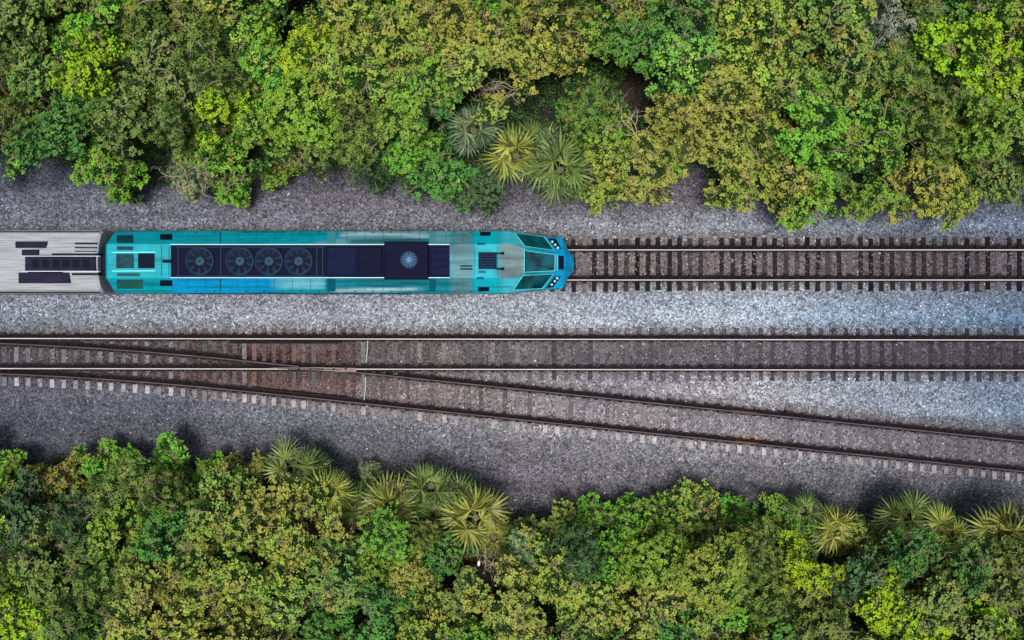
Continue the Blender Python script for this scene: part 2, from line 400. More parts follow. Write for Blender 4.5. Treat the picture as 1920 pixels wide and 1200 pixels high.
def extra_ties(parent, items):
    V = []; Fc = []; cols = []
    for me, x, y, rz, col in items:
        n = len(V); ca, sa = math.cos(rz), math.sin(rz)
        for v in me.vertices: V.append((x+v.co.x*ca-v.co.y*sa, y+v.co.x*sa+v.co.y*ca, v.co.z)); cols.append(col)
        for p in me.polygons: Fc.append(tuple(n+i for i in p.vertices))
    m2 = bpy.data.meshes.new('sleeper'); m2.from_pydata(V, [], Fc); set_col(m2, np.array(cols))
    o = link('sleeper', m2, M_tie, parent); o.color = (1, 1, 1, 1); tag(o, kind='stuff')
# --- track with the train
tA = tag(empty('railway_track', (0, TRACK_Y, 0)), 'straight track the train runs on, dark timber ties ahead of the blue nose', 'railway track', 'railway tracks')
lineA0 = [(x, P(0, YA0, ZR)[1]-TRACK_Y) for x in (-70, -35, 0, 35, 70)]; lineA1 = [(x, P(0, YA1, ZR)[1]-TRACK_Y) for x in (-70, -35, 0, 35, 70)]
rail('rail', lineA0, tA, M_head); rail('rail', lineA1, tA, M_head)
dk = {'b': (18, 14, 17), 'd': (34, 29, 32), 'm': (56, 50, 53), 'l': (96, 88, 90)}
def grey(v, j=.12):
    k = random.uniform(1-j, 1+j); return S(*[c*k for c in v])
seqA = 'dldddmbddddmmldddbmdmmbdmdldbddmddmmmbmbldbddmddbd'
pitch = 19.92; x = 1075.6; k = 0; over = []
xs = []
while x < 1990: xs.append((x, seqA[k % len(seqA)])); x += pitch; k += 1
x = 1075.6-pitch; k = 7
while x > -60: xs.append((x, seqA[(k*3) % len(seqA)])); x -= pitch; k += 1
half = (lineA0[0][1]-lineA1[0][1])/2
for x, c in xs:
    X = P(x+random.uniform(-1, 1), 0, 0)[0]; col = grey(dk[c])
    put_tie(tA, random.choice(TIES), X, random.uniform(-.06, .06)+.03, random.uniform(-.022, .022), col, random.uniform(-.008, .012), (half, -half))
ext = []
for s in (-1, 1):
    for i in range(60): ext.append((TIES[i % 6], s*(28+i*.54), 0, 0, S(50, 44, 46)))
extra_ties(tA, ext)
# --- main line and siding
yB = P(0, 663, ZR)[1]
tB = tag(empty('railway_track', (0, yB, 0)), 'straight middle track with two bright rails and grey half buried ties, crossed by the siding', 'railway track', 'railway tracks')
tC = tag(empty('railway_track', (0, 0, 0)), 'siding with dark rusty rails curving off to the lower right of the middle track', 'railway track', 'railway tracks')
def rel(L_, o): return [(p[0]-o[0], p[1]-o[1]) for p in L_]
LB0, LB1 = line(yb0, -1500, 3400, 200), line(yb1, -1500, 3400, 200); LC0, LC1 = line(yc0, -1500, 3400), line(yc1, -1500, 3400)
rail('rail', rel(LB0, (0, yB)), tB, M_head); rail('rail', rel(LB1, (0, yB)), tB, M_head)
def worn(o): o['label'] = 'dark rusty rail with a thin worn strip'; return o
LC0L = line(yc0, -1500, 560, 20); LC0R = line(yc0, 640, 3400, 40)
worn(rail('rail', LC0L, tC, M_head_old, -.003)); worn(rail('rail', LC0R, tC, M_head_old, -.003)); worn(rail('rail', LC1, tC, M_head_old, -.003))
# guard rails, frog, white rods
rail('guard_rail', rel(line(lambda x: yb0(x)+6.5, 430, 640, 30), (0, yB)), tB, M_rust, -.01)
rail('guard_rail', line(lambda x: yc1(x)-7.5, 480, 650, 30), tC, M_rust, -.01)
fr = MB()
pts = [(505, 689.5), (545, 689.2), (600, 688.6), (668, 690.0), (668, 697.0), (640, 697.4), (600, 694.6), (545, 692.4)]
Vf = [P(a, b, .17) for a, b in pts]; n = len(Vf)
fr.add([(a, b, .184) for a, b, c in Vf]+[(a, b, .02) for a, b, c in Vf], [tuple(range(n))]+[(i, (i+1) % n, n+(i+1) % n, n+i) for i in range(n)])
fg = fr.build('frog', M_frog, tC)
for i in range(5):
    a = P(560+i*22, 691.6, .2); g2 = MB(); g2.box(a[0]-.05, a[0]+.05, a[1]-.05, a[1]+.03, .17, .2, .01); g2.build('bolt', M_plate, fg)
for q in ((520, 690.9, 640, 693.4), (540, 692.2, 600, 691.2)):
    a = P(q[0], q[1], .19); b = P(q[2], q[3], .19); g2 = MB(); g2.tube([(a[0], a[1], .186), (b[0], b[1], .186)], .016, 4); g2.build('flangeway', M_rust, fg)
wr = MB()  # dark pads standing in for the shaded openings under the frog
for i in range(7):
    a = P(545+i*17, 702, .0); wr.box(a[0]-.12, a[0]+.12, a[1]-.22+i*.0, a[1]+.16, -.03, .012+.003*(i % 2), .006)
wr.build('opening_pad', mat('opening_shade', S(26, 24, 28), .5, noise=(9, .7, 1.5)), tC)
M_white = mat('white_paint', S(190, 186, 184), .6, noise=(9, .75, 1.05))
for (p0, p1, par, oo) in ((( 689.5, 639), (686.5, 680), tB, (0, yB)), ((686, 708), (682.5, 750), tC, (0, 0))):
    a = P(*p0, .05); b = P(*p1, .05); m = MB()
    m.tube([(a[0]-oo[0], a[1]-oo[1], .045), ((a[0]+b[0])/2+.02-oo[0], (a[1]+b[1])/2-oo[1], .05), (b[0]-oo[0], b[1]-oo[1], .045)], .026, 8)
    m.build('white_rod', M_white, par)
# rail joints with bars
M_rust_o = mat('orange_rust', S(176, 112, 70), .85, noise=(14, .6, 1.4))
for (fx, fy, par) in ((1402, yc1, tC), (1397, yc0, tC)):
    a = P(fx, float(fy(fx)), ZR); m = MB()
    ang = -math.atan(.103)
    for s in (-1, 1):
        for q in range(-5, 6):
            X = a[0]+q*.11*math.cos(ang)-s*.03*math.sin(ang)*1; Y = a[1]+q*.11*math.sin(ang)+s*.034
            m.box(X-.055, X+.055, Y-.016, Y+.016, .04, .137, .008)
    m.build('joint_bar', M_rust_o, par)
# long switch ties under both tracks, then separate ties
xl = []; x = 30.5
while x > -260: xl.append(x); x -= 22.3
x = 52.8
while x < 350: xl.append(x); x += 22.3
while x < 700: xl.append(x); x += 18.6
while x < 1000: xl.append(x); x += 22.9
xB = []; x2 = x
while x2 < 1990: xB.append(x2); x2 += 22.9
LONG = {}
for x in xl:
    ytop = 616.; ybot = float(yc1(x))+21
    a = P(x, ytop, 0); b = P(x, ybot, 0); ln = a[1]-b[1]; key = int(x)
    rusty = 340 < x < 700 and random.random() < .75-.4*abs(x-540)/200
    base = (138, 132, 134)
    if x < 340: base = (136, 134, 140)
    Yc = (a[1]+b[1])/2
    pl = [P(x, f, ZR)[1]-Yc for f in (yb0(x), yb1(x), float(yc1(x)), float(yc0(x)))] if abs(yb1(x)-float(yc0(x))) > 16 else [P(x, f, ZR)[1]-Yc for f in (yb0(x), yb1(x), float(yc1(x)))]
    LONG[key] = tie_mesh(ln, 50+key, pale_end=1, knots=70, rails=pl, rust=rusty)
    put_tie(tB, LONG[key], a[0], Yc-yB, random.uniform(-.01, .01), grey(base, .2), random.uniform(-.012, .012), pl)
for x in xB:
    X, Yc, _ = P(x, (yb0(x)+yb1(x))/2, ZR); hb = (P(x, yb0(x), ZR)[1]-P(x, yb1(x), ZR)[1])/2
    put_tie(tB, random.choice(TIES), X, Yc-yB, random.uniform(-.01, .01), grey((80, 76, 80) if x < 1500 else (56, 54, 60), .22), random.uniform(-.012, .008), (hb, -hb))
    X, Yc, _ = P(x+9, float(yc0(x+9)+yc1(x+9))/2, ZR)
    put_tie(tC, random.choice(TIES_P), X, Yc, -math.atan(.103)*.6+random.uniform(-.015, .015), grey((150, 146, 150) if x < 1500 else (130, 128, 134), .15), random.uniform(-.012, .012), (hb, -hb))
ext = []; ext2 = []
for i in range(50):
    x = 2000+i*22.9; X, Yc, _ = P(x, (yb0(x)+yb1(x))/2, ZR); ext.append((TIES[i % 6], X, Yc-yB, 0, S(80, 78, 82)))
    X, Yc, _ = P(x, float(yc0(x)+yc1(x))/2, ZR); ext2.append((TIES[i % 6], X, Yc, -.1, S(110, 108, 110)))
    x = -270-i*22.9; X, Yc, _ = P(x, (yb0(x)+yb1(x))/2, ZR); ext.append((TIES[i % 6], X, Yc-yB, 0, S(80, 78, 82)))
extra_ties(tB, ext); extra_ties(tC, ext2)

# ------------------------------------------------------------------ locomotive
loco = tag(empty('locomotive', (0, TRACK_Y, ZR)), 'teal and blue diesel locomotive with four roof fans and a pointed blue nose', 'locomotive')
LY = TRACK_Y
def lp(x, y, z): return (x, y, z-ZR)           # body coordinates: y from the centre line, z above the tie tops
KX = [ -18.62, -18.5, -16.2, -16.0, -2.75, -1.0, -.2, .15, .61, 2.02, 2.43, 2.52, 2.74, 2.98, 3.05]
KW = [ 1.40, 1.47, 1.47, 1.47, 1.47, 1.47, 1.47, 1.43, 1.37, 1.25, 1.24, 1.12, .66, .40, .06]
KB = [ 3.0, 3.05, 3.05, 3.05, 3.05, 3.05, 3.05, 3.0, 2.9, 2.05, 1.88, 1.80, 1.5, 1.3, 1.2]
KC = [ .74, .77, .77, .77, .77, .77, .77, .72, .57, .43, .41, .40, .36, .27, .04]
KZ = [ 3.80, 3.88, 3.88, 3.88, 3.88, 3.88, 3.88, 3.87, 3.80, 2.62, 2.3, 2.22, 1.86, 1.5, 1.25]
def section(X, recess):
    f = lambda T: float(np.interp(X, KX, T)); w_, zb, c, zc = f(KW), f(KB), f(KC), f(KZ)
    k = [(w_-.06, .75), (w_, 1.05), (w_, min(zb, max(zb-.1, 1.06))), (w_-.035*min(1, w_), zb+.02), (c+.03*min(1, c), zc-.02), (c, zc)]
    if recess: k += [(c-.03, zc), (c-.05, zc-.16), (0, zc-.16)]
    else: k += [(c*.5, zc+.0), (c*.2, zc), (0, zc)]
    out = []
    for i in range(len(k)-1):
        m = (2, 8, 1, 10, 1, 1, 1, 4)[i]
        for j in range(m): t = j/m; out.append((k[i][0]*(1-t)+k[i+1][0]*t, k[i][1]*(1-t)+k[i+1][1]*t))
    out.append(k[-1]); return out
XR0, XR1 = -15.62, -2.85
Xs = [(x, XR0 < x < XR1) for x in np.arange(-18.62, 3.051, .06)]
Xs += [(XR0, False), (XR0+.001, True), (XR1-.001, True), (XR1, False), (3.05, False)]+[(v, XR0 < v < XR1) for v in KX]
Xs = sorted(set((round(float(a), 4), b) for a, b in Xs))
rowsV = []
for X, rc in Xs:
    s = section(X, rc); rowsV.append([lp(X, y, z) for y, z in s]+[lp(X, -y, z) for y, z in reversed(s[:-1])])
n = len(rowsV[0]); V = np.array(rowsV).reshape(-1, 3); m = len(rowsV)
ii = np.arange((m-1)*(n-1)); a_ = (ii//(n-1))*n+ii % (n-1)
Fc = np.stack([a_, a_+n, a_+n+1, a_+1], 1)
# hull colours, with livery and a bluer south shoulder: px, py as seen on the hull
wpx = V[:, 0]/(H-ZR-V[:, 2])*F+960; ly = V[:, 1]; lz = V[:, 2]+ZR
wpy = NY-(V[:, 1]+LY)/(H-ZR-V[:, 2])*F
def blend(c, col, k): k = np.clip(k, 0, 1)[:, None]; return c*(1-k)+lin(col)*k
TEAL = (0, 152, 166); BLUE = (0, 146, 196); WHITE = (196, 212, 212); GREYT = (150, 178, 178)
colr = np.tile(lin(TEAL), (len(V), 1))
south = (ly < 0); north = ~south
colr = blend(colr, BLUE, south*(sstep(318, 322, wpx)*(1-sstep(500, 560, wpx))))
wn = fbm(wpx*.012, wpy*.06, 2)
sw = 447+ .00075*np.maximum(720-wpx, 0)**2*0
k = north*sstep(0, 6, (wpx-560)*.18-(458-wpy))*(1-sstep(838, 850, wpx)); colr = blend(colr, (104, 160, 168), k*.85)
k = north*(1-sstep(2, 5, np.abs(wpy-(438+ (wpx-700)**2*.0006))))*sstep(630, 645, wpx)*(1-sstep(790, 830, wpx)); colr = blend(colr, (172, 200, 204), k*.8)
k = north*(1-sstep(3, 6, np.abs(wpy-(452-(wpx-730)*.02))))*sstep(645, 665, wpx)*(1-sstep(800, 815, wpx)); colr = blend(colr, (30, 110, 118), k*.9)
k = south*sstep(500, 540, wpx)*(1-sstep(606, 612, wpx))*sstep(521, 526, wpy)*(1-sstep(538, 545, wpy)); colr = blend(colr, (110, 186, 204), k*.9)
k = south*sstep(608, 613, wpx)*(1-sstep(830, 870, wpx)); colr = blend(colr, (20, 132, 146), k)
k = south*(1-sstep(2, 4.5, np.abs(wpy-(545-(wpx-620)*.02))))*sstep(615, 640, wpx)*(1-sstep(760, 800, wpx)); colr = blend(colr, (170, 208, 210), k*.85)
k = sstep(838, 856, wpx)*(1-sstep(880, 889, wpx)); colr = blend(colr, (84, 134, 140), k)
k = sstep(889, 891, wpx)*(1-sstep(930, 934, wpx)); colr = blend(colr, (0, 172, 188), k)
cc = np.abs(ly) < np.interp(V[:, 0], KX, KC)+.02
k = cc*sstep(930, 945, wpx)*(1-sstep(978, 986, wpx)); colr = blend(colr, (98, 124, 126), k)
k = (~cc)*sstep(925, 955, wpx)*(1-sstep(975, 1000, wpx)); colr = blend(colr, (70, 188, 202), k*.8)
k = sstep(1020, 1046, wpx); colr = blend(colr, BLUE, k)
gr = fbm(V[:, 0]*.35+3, V[:, 1]*11+30, 4); gr2 = fbm(V[:, 0]*4+3, V[:, 1]*4+60, 3)
colr = colr*(1-.45*sstep(.48, .8, gr))[:, None]*(.84+.3*gr2)[:, None]
k = np.exp(-(((wpx-745)/75)**2+((wpy-489)/34)**2))*(.55+.6*gr2); colr = blend(colr, (16, 20, 34), np.clip(k*.9, 0, .85))   # exhaust soot
k = (lz < 1.06); colr = blend(colr, (40, 44, 52), k*.9)
hull = np_mesh('body', V, Fc, colr, True)
bm = bmesh.new(); bm.from_mesh(hull); 
bm.verts.ensure_lookup_table(); bm.faces.new([bm.verts[i] for i in range(n)]); bm.faces.new([bm.verts[(m-1)*n+i] for i in reversed(range(n))])
bm.faces.new([bm.verts[i] for k_ in (0,) for i in [0, n-1, (m-1)*n+n-1, (m-1)*n]])
bmesh.ops.recalc_face_normals(bm, faces=bm.faces[:]); bvh = BVHTree.FromBMesh(bm); bm.to_mesh(hull); bm.free()
hull.set_sharp_from_angle(angle=R(22))
M_body = mat('loco_paint', attr='Col', rough=.55, spec=.22, noise=(5, .84, 1.08), brush=(.25, 2, 1))
link('body', hull, M_body, loco)
camL = Vector((0, -LY, H-ZR))
def on_hull(px, py, off=0.):
    dr = Vector(((px-960)/F, -(py-NY)/F, -1)).normalized(); h, nrm, i, dd = bvh.ray_cast(camL, dr)
    if h is None: h = camL+dr*(H-3.5); nrm = Vector((0, 0, 1))
    if nrm.z < 0: nrm = -nrm
    return h+nrm*off
def patch(name, q, off, m_, parent=None, n=8, name_mesh=None, depth=.03):
    """a thin panel that follows the hull; q = four corners, photo pixels"""
    parent = parent or loco; V = []; q = [Vector(p) for p in q]
    for j in range(n+1):
        for i in range(n+1):
            u, v = i/n, j/n; p = (q[0]*(1-u)+q[1]*u)*(1-v)+(q[3]*(1-u)+q[2]*u)*v; V.append(tuple(on_hull(p.x, p.y, off)))
    N_ = len(V); Fc = [(j*(n+1)+i, j*(n+1)+i+1, (j+1)*(n+1)+i+1, (j+1)*(n+1)+i) for j in range(n) for i in range(n)]
    V += [(a, b, c-depth) for a, b, c in V]
    ring = [i for i in range(n)]+[j*(n+1)+n for j in range(n)]+[n*(n+1)+i for i in range(n, 0, -1)]+[j*(n+1) for j in range(n, 0, -1)]
    Fc += [(ring[i], ring[(i+1) % len(ring)], N_+ring[(i+1) % len(ring)], N_+ring[i]) for i in range(len(ring))]
    mb = MB(); mb.add(V, Fc); return mb.build(name, m_, parent)
def grow(q, s):
    c = Vector((sum(p[0] for p in q)/len(q), sum(p[1] for p in q)/len(q))); return [tuple(Vector(p)+(Vector(p)-c).normalized()*s) for p in q]
M_trim = mat('pale_trim', S(120, 222, 226), .4, coat=.3); M_gasket = mat('gasket', S(6, 28, 44), .5)
M_glass = mat('windscreen_glass', S(3, 80, 90), .06, spec=.7, noise=(1.6, .3, 1.5), coat=.5)
M_navy = mat('roof_navy', S(6, 8, 34), .8, spec=.15, noise=(3, .7, 1.5), brush=(.4, 3, 1)); M_navy2 = mat('hatch_navy', S(8, 18, 50), .8, spec=.15, noise=(6, .6, 1.4))
M_dark = mat('dark_grille', S(6, 14, 36), .8, spec=.15); M_edge = mat('roof_edge_rail', S(205, 226, 230), .4)
M_black = mat('fan_well_black', S(2, 4, 12), .9, spec=.1); M_seam = mat('panel_seam', S(0, 84, 104), .6); M_lamp = mat('lamp_glass', S(176, 204, 204), .3, spec=.5)
M_hub = mat('fan_hub', S(44, 78, 98), .75, .0, spec=.2, noise=(12, .7, 1.3)); M_blade = mat('fan_blade', S(9, 20, 40), .75, spec=.2); M_ring = mat('fan_ring', S(24, 52, 76), .75, spec=.2)
GL = [((985, 471.5), (1038.5, 478.5), (1038, 506.5), (985, 509)), ((968, 438.5), (1018, 445), (1036, 468.5), (986, 461)), ((982, 517.5), (1035, 514.5), (1015, 539.5), (965, 542))]
for q in GL:
    s = patch('windscreen', grow(q, 3.0), .010, M_trim, n=10); patch('gasket', grow(q, 1.3), .018, M_gasket, s, 10); patch('pane', q, .026, M_glass, s, 10)
# wipers
for q in GL[:1]:
    m_ = MB(); a = on_hull(1035, 503, .05); b = on_hull(1004, 497, .05); m_.tube([a, b], .012, 6); m_.build('wiper', M_gasket, loco)
HL = [((1027, 446.5), (1042, 447.5), (1053, 468), (1040.5, 465)), ((1023.5, 539.5), (1037, 538.5), (1051.5, 518), (1039.5, 518.5))]
for q, tl in zip(HL, (((1035.5, 453.5), (1041, 459), (1046, 464.5)), ((1034.5, 533.5), (1040, 527), (1044.5, 521.5)))):
    h = patch('headlight', q, .014, M_gasket, n=5)
    for tx, ty in tl:
        p = on_hull(tx, ty, .0); m_ = MB(); m_.lathe((p.x, p.y, p.z), [(.0, .03), (.058, .03), (.058, .055), (.04, .07), (0.001, .075)], 16); m_.build('lamp', M_lamp, h, True)
patch('nose_grille', ((1046.5, 479.5), (1057, 479.5), (1057, 505.5), (1046.5, 505.5)), .012, M_dark, n=4)
patch('nose_frame', ((1044, 477.5), (1045.2, 477.5), (1045.2, 507.5), (1044, 507.5)), .02, M_trim, n=4)
# dark roof strip with its equipment
def X4(px, z=3.8): return (px-960)/F*(H-z)
def Y4(py, z=3.8): return -(py-NY)/F*(H-z)-LY
z0 = 3.72-ZR
st = MB(); st.box(XR0+.005, XR1-.005, -.715, .715, z0, z0+.02); st.build('roof_deck', M_navy, loco)
er = MB()
for s in (-1, 1): er.box(XR0, XR1, s*.76-.016, s*.76+.016, 3.86-ZR, 3.915-ZR, .006)
o = er.build('edge_rail', M_edge, loco)
for fx in (375, 450, 504.5, 560):
    cx, cy = X4(fx), 0; r0 = .66; f = empty('roof_fan', (cx, cy, z0+.02), 0, loco); m_ = MB(); m_.lathe((0, 0, 0), [(.001, .0), (r0*.92, .0), (r0*.92, .008), (.001, .008)], 40); m_.build('fan_well', M_black, f)
    m_ = MB(); m_.lathe((0, 0, 0), [(r0*.90, .0), (r0, .0), (r0, .11), (r0*.965, .135), (r0*.92, .12), (r0*.90, .03)], 48); m_.build('fan_ring', M_ring, f, True)
    m_ = MB(); m_.lathe((0, 0, 0), [(0.001, .0), (.2, .0), (.2, .09), (.15, .115), (.001, .12)], 24); m_.build('fan_hub', M_hub, f, True)
    m_ = MB()
    for b in range(9):
        a = b*2*math.pi/9; ca, sa = math.cos(a), math.sin(a); Vb = []
        for rr, wd in ((.19, .07), (.55, .13)):
            for s, zz in ((-1, .03), (1, .075)): Vb.append((rr*ca-s*wd*sa, rr*sa+s*wd*ca, zz))
        m_.add(Vb+[(x_, y_, z_-.008) for x_, y_, z_ in Vb], [(0, 2, 3, 1), (4, 5, 7, 6), (0, 1, 5, 4), (2, 6, 7, 3), (1, 3, 7, 5), (0, 4, 6, 2)])
    m_.build('fan_blades', M_blade, f)
    m_ = MB()
    for rr in (.3, .42, .52):
        m_.tube([(rr*math.cos(t*math.pi/16), rr*math.sin(t*math.pi/16), .125) for t in range(33)], .006, 4)
    for b in range(4):
        a = b*math.pi/4+.2; m_.tube([(-.6*math.cos(a), -.6*math.sin(a), .125), (.6*math.cos(a), .6*math.sin(a), .125)], .007, 4)
    m_.build('fan_guard', M_blade, f)
def roof_box(name, x0, x1, y0, y1, z1, m_, ch=.03, zb=None, par=None):
    b = MB(); xa, xb = X4(x0, z1), X4(x1, z1); ya, yb = Y4(y1, z1), Y4(y0, z1); b.box(xa, xb, ya, yb, (zb if zb is not None else 3.74)-ZR, z1-ZR, ch)
    return b.build(name, m_, par or loco)
for y in (463, 516.5): roof_box('roof_pipe', 330, 608, y, y+1.6, 3.79, M_ring, .01)
for x in (333, 413, 593, 604): roof_box('roof_rib', x, x+2, 462, 518, 3.775, M_ring, .008)
roof_box('roof_hatch', 613, 668, 463, 516, 3.80, M_navy2); roof_box('roof_hatch', 673, 716, 463, 516, 3.83, M_navy)
cow = roof_box('exhaust_cowl', 720, 803, 453, 524, 3.98, M_navy, .05, 3.62)
ex = MB(); cx, cy = X4(767, 4), Y4(487, 4); ex.lathe((cx, cy, 3.98-ZR), [(.34, 0), (.40, 0), (.40, .06), (.35, .07), (.34, .01)], 32); ex.build('exhaust_ring', M_ring, cow, True)
g_ = MB()
for b in range(7):
    a = b*math.pi/7; g_.tube([(cx-.34*math.cos(a), cy-.34*math.sin(a), 4.025-ZR), (cx+.34*math.cos(a), cy+.34*math.sin(a), 4.025-ZR)], .02, 4)
g_.lathe((cx, cy, 4.0-ZR), [(.001, 0), (.11, 0), (.11, .05), (.001, .05)], 20)
g_.build('exhaust_grille', mat('grille_steel', S(84, 124, 160), .75, spec=.2), cow)
roof_box('roof_hatch', 808, 846, 463, 516, 3.86, M_navy2)
for y in (474, 487, 500): roof_box('hatch_louvre', 812, 840, y-2, y+2, 3.885, M_dark, .008, 3.86)
# seams across the sloping shoulders
for xa, xb in ((412, 414.2), (613.5, 629), (805, 817)):
    k = xb-xa < 4
    for ya, yb in ((434.5, 456.5), (522.5, 546)):
        patch('shoulder_panel', ((xa, ya), (xb, ya), (xb, yb), (xa, yb)), .008, M_seam if k or ya > 500 else mat('shoulder_grey', S(66, 140, 150), .5), n=5)
M_fine = mat('fine_seam', S(0, 96, 112), .7)
for xa in (352, 386, 446, 480, 514, 548, 582, 650, 684, 718, 752, 786, 836, 868):
    for ya, yb in ((434.5, 457), (522, 546)): patch('panel_joint', ((xa, ya), (xa+.7, ya), (xa+.7, yb), (xa, yb)), .004, M_fine, n=3)
    for ya in (436, 544): patch('lifting_lug', ((xa+14, ya), (xa+17, ya), (xa+17, ya+1.6), (xa+14, ya+1.6)), .05, M_seam, n=1, depth=.06)
# cab roof: air conditioner, vents, horns
ac = roof_box('air_conditioner', 897, 931, 473, 504, 4.10, mat('ac_navy', S(2, 34, 60), .7, spec=.2, noise=(4, .6, 1.3)), .06, 3.86)
for i in range(5): roof_box('louvre', 901, 927, 477+i*5, 479+i*5, 4.118, M_dark, .006, 4.095, ac)
for q in (((900, 434.8), (920, 434.8), (920, 442.5), (900, 442.5)), ((896, 537.5), (917, 537.5), (917, 546), (896, 546)), ((300, 439), (323, 439), (323, 450), (300, 450)), ((300, 525), (323, 525), (323, 536), (300, 536))):
    patch('side_vent', q, .012, M_dark, n=5)
for y in (475, 504):
    b = MB(); b.tube([lp(X4(930, 4), Y4(y, 4), 3.96), lp(X4(937, 4), Y4(y, 4), 3.98), lp(X4(945, 4), Y4(y, 4), 3.99)], [.03, .035, .075], 12); b.build('horn', M_dark, loco, True)
for x0, y0, y1 in ((895, 456, 459.5), (893, 519, 523), (897, 507.5, 512)): patch('roof_hinge', ((x0, y0), (x0+14, y0), (x0+14, y1), (x0, y1)), .02, M_seam, n=3)
for y in (497.5, 503): roof_box('roof_pipe', 863, 886, y, y+2.5, 3.94, M_dark, .01, 3.86)
for x in (889.5, 932.5): patch('roof_seam', ((x, 461), (x+1, 461), (x+1, 517), (x, 517)), .006, M_seam, n=4)
# rear roof: recessed hatches with pale bars
M_rear = mat('rear_hatch', S(8, 62, 72), .7, noise=(5, .5, 1.35)); M_rear2 = mat('rear_hatch_green', S(28, 84, 78), .7, noise=(5, .6, 1.2))
for q, mm in ((((219, 441), (250, 441), (250, 456), (219, 456)), M_rear), (((218, 476), (251, 476), (251, 503), (218, 503)), M_rear), (((259, 475), (290, 475), (290, 503), (259, 503)), M_dark), (((219, 524), (268, 524), (268, 541), (219, 541)), M_rear2), (((219, 462), (250, 462), (250, 469), (219, 469)), M_rear), (((219, 512), (262, 512), (262, 518), (219, 518)), M_rear2)):
    patch('roof_hatch', q, .012, mm, n=5)
for y in (472.5, 507.5): patch('hatch_bar', ((210, y), (292, y-.6), (292, y+1.2), (210, y+1.6)), .03, M_trim, n=6)
for x in (302, 316): patch('roof_seam', ((x, 461), (x+1.6, 461), (x+1.6, 517), (x, 517)), .008, M_seam, n=4)
patch('roof_pipe', ((305, 487), (320, 487), (320, 493), (305, 493)), .02, M_dark, n=3)
# side grilles, doors and windows of the body, low skirt and running gear
M_under = mat('underframe', S(34, 36, 42), .7, noise=(5, .6, 1.3)); M_wheel = mat('wheel_steel', S(70, 62, 60), .5, .6)
for s in (-1, 1):
    for xx in (-14.5, -12.7, -10.9, -9.1, -7.3, -5.5):
        b = MB(); y0, y1 = sorted((s*1.468, s*1.485)); b.box(xx-.7, xx+.7, y0, y1, 1.75-ZR, 2.8-ZR)
        for i in range(8): b.box(xx-.66, xx+.66, *sorted((s*1.48, s*1.497)), 1.83+i*.12-ZR, 1.87+i*.12-ZR)
        b.build('side_grille', M_dark, loco)
    b = MB(); b.box(-2.3, -1.6, *sorted((s*1.46, s*1.474)), 1.15-ZR, 2.93-ZR); d_ = b.build('cab_door', mat('door_teal', S(0, 150, 166), .4), loco)
    b = MB(); b.box(-2.2, -1.7, *sorted((s*1.473, s*1.479)), 2.1-ZR, 2.75-ZR); b.build('pane', M_gasket, d_)
    b = MB(); b.box(-2.28, -2.24, *sorted((s*1.473, s*1.495)), 1.4-ZR, 2.3-ZR); b.build('handle', M_gasket, d_)
    b = MB(); b.box(-1.2, -.35, *sorted((s*1.46, s*1.473)), 2.15-ZR, 2.8-ZR); b.build('side_window', M_gasket, loco)
def bogie(par, cx, n_ax=2, wb=2.6, rad=.53):
    bg_ = empty('bogie', (cx, 0, 0), 0, par)
    b = MB()
    for s in (-1, 1): b.box(-wb/2-.7, wb/2+.7, s*1.02-.08, s*1.02+.08, .45, .75, .03)
    b.box(-.3, .3, -1.0, 1.0, .42, .7, .03); b.build('bogie_frame', M_under, bg_)
    for i in range(n_ax):
        xx = -wb/2+wb*i/(n_ax-1)
        for s in (-1, 1):
            q = MB(); q.lathe((xx, s*.755, rad), [(.001, -.065), (rad-.03, -.065), (rad, -.05), (rad, .04), (rad+.028 if s < 0 else rad, .06), (.001, .065)], 28, 'y'); q.build('wheel', M_wheel, bg_, True)
        q = MB(); q.tube([(xx, -.75, rad), (xx, .75, rad)], .09, 10); q.build('axle', M_under, bg_)
for cx in (-15.3, -.9): bogie(loco, cx)
b = MB(); b.box(-11.2, -5.0, -1.25, 1.25, .25, .9, .1); b.build('fuel_tank', M_under, loco)
b = MB(); b.box(-18.5, 2.1, -1.1, 1.1, .62, .8); b.build('underframe', M_under, loco)
b = MB(); b.add([(2.0, -1.15, .12), (2.75, -.35, .12), (2.75, .35, .12), (2.0, 1.15, .12), (2.0, -1.2, .62), (2.9, -.35, .62), (2.9, .35, .62), (2.0, 1.2, .62)], [(0, 3, 2, 1), (4, 5, 6, 7), (0, 1, 5, 4), (1, 2, 6, 5), (2, 3, 7, 6), (3, 0, 4, 7)]); b.build('snow_plough', M_under, loco)
b = MB(); b.box(-18.9, -18.6, -.62, .62, .9-ZR, 3.55-ZR, .02); b.build('gangway', mat('gangway_rubber', S(14, 16, 26), .8), loco)

# ------------------------------------------------------------------ passenger coach
coach = tag(empty('passenger_coach', (0, TRACK_Y, ZR)), 'silver grey ribbed coach with a dark roof well, coupled behind the teal locomotive', 'railway coach')
cx1 = X4(187, 3.6); cx0 = cx1-25.6
prof = [(1.45, .8), (1.5, 1.0), (1.5, 3.05), (1.46, 3.28), (1.36, 3.42)]
nrib = 15
for i in range(nrib*4+1):
    t = i/(nrib*4); y = 1.32*(1-t); z = 3.46+.36*(1-(y/1.36)**2)+(.022 if i % 4 in (1, 2) else 0); prof.append((y, z))
full = prof+[(-y, z) for y, z in reversed(prof[:-1])]
st_x = [cx0, cx0+.12]+list(np.linspace(cx0+.4, cx1-.4, 30))+[cx1-.12, cx1]
V = []; cc = []
for i, X in enumerate(st_x):
    k = .94 if i in (0, len(st_x)-1) else 1
    for y, z in full: V.append((X, y*k, (z-.03*(k < 1))-ZR)); cc.append((1, 1, 1))
n = len(full); m = len(st_x); ii = np.arange((m-1)*(n-1)); a_ = (ii//(n-1))*n+ii % (n-1)
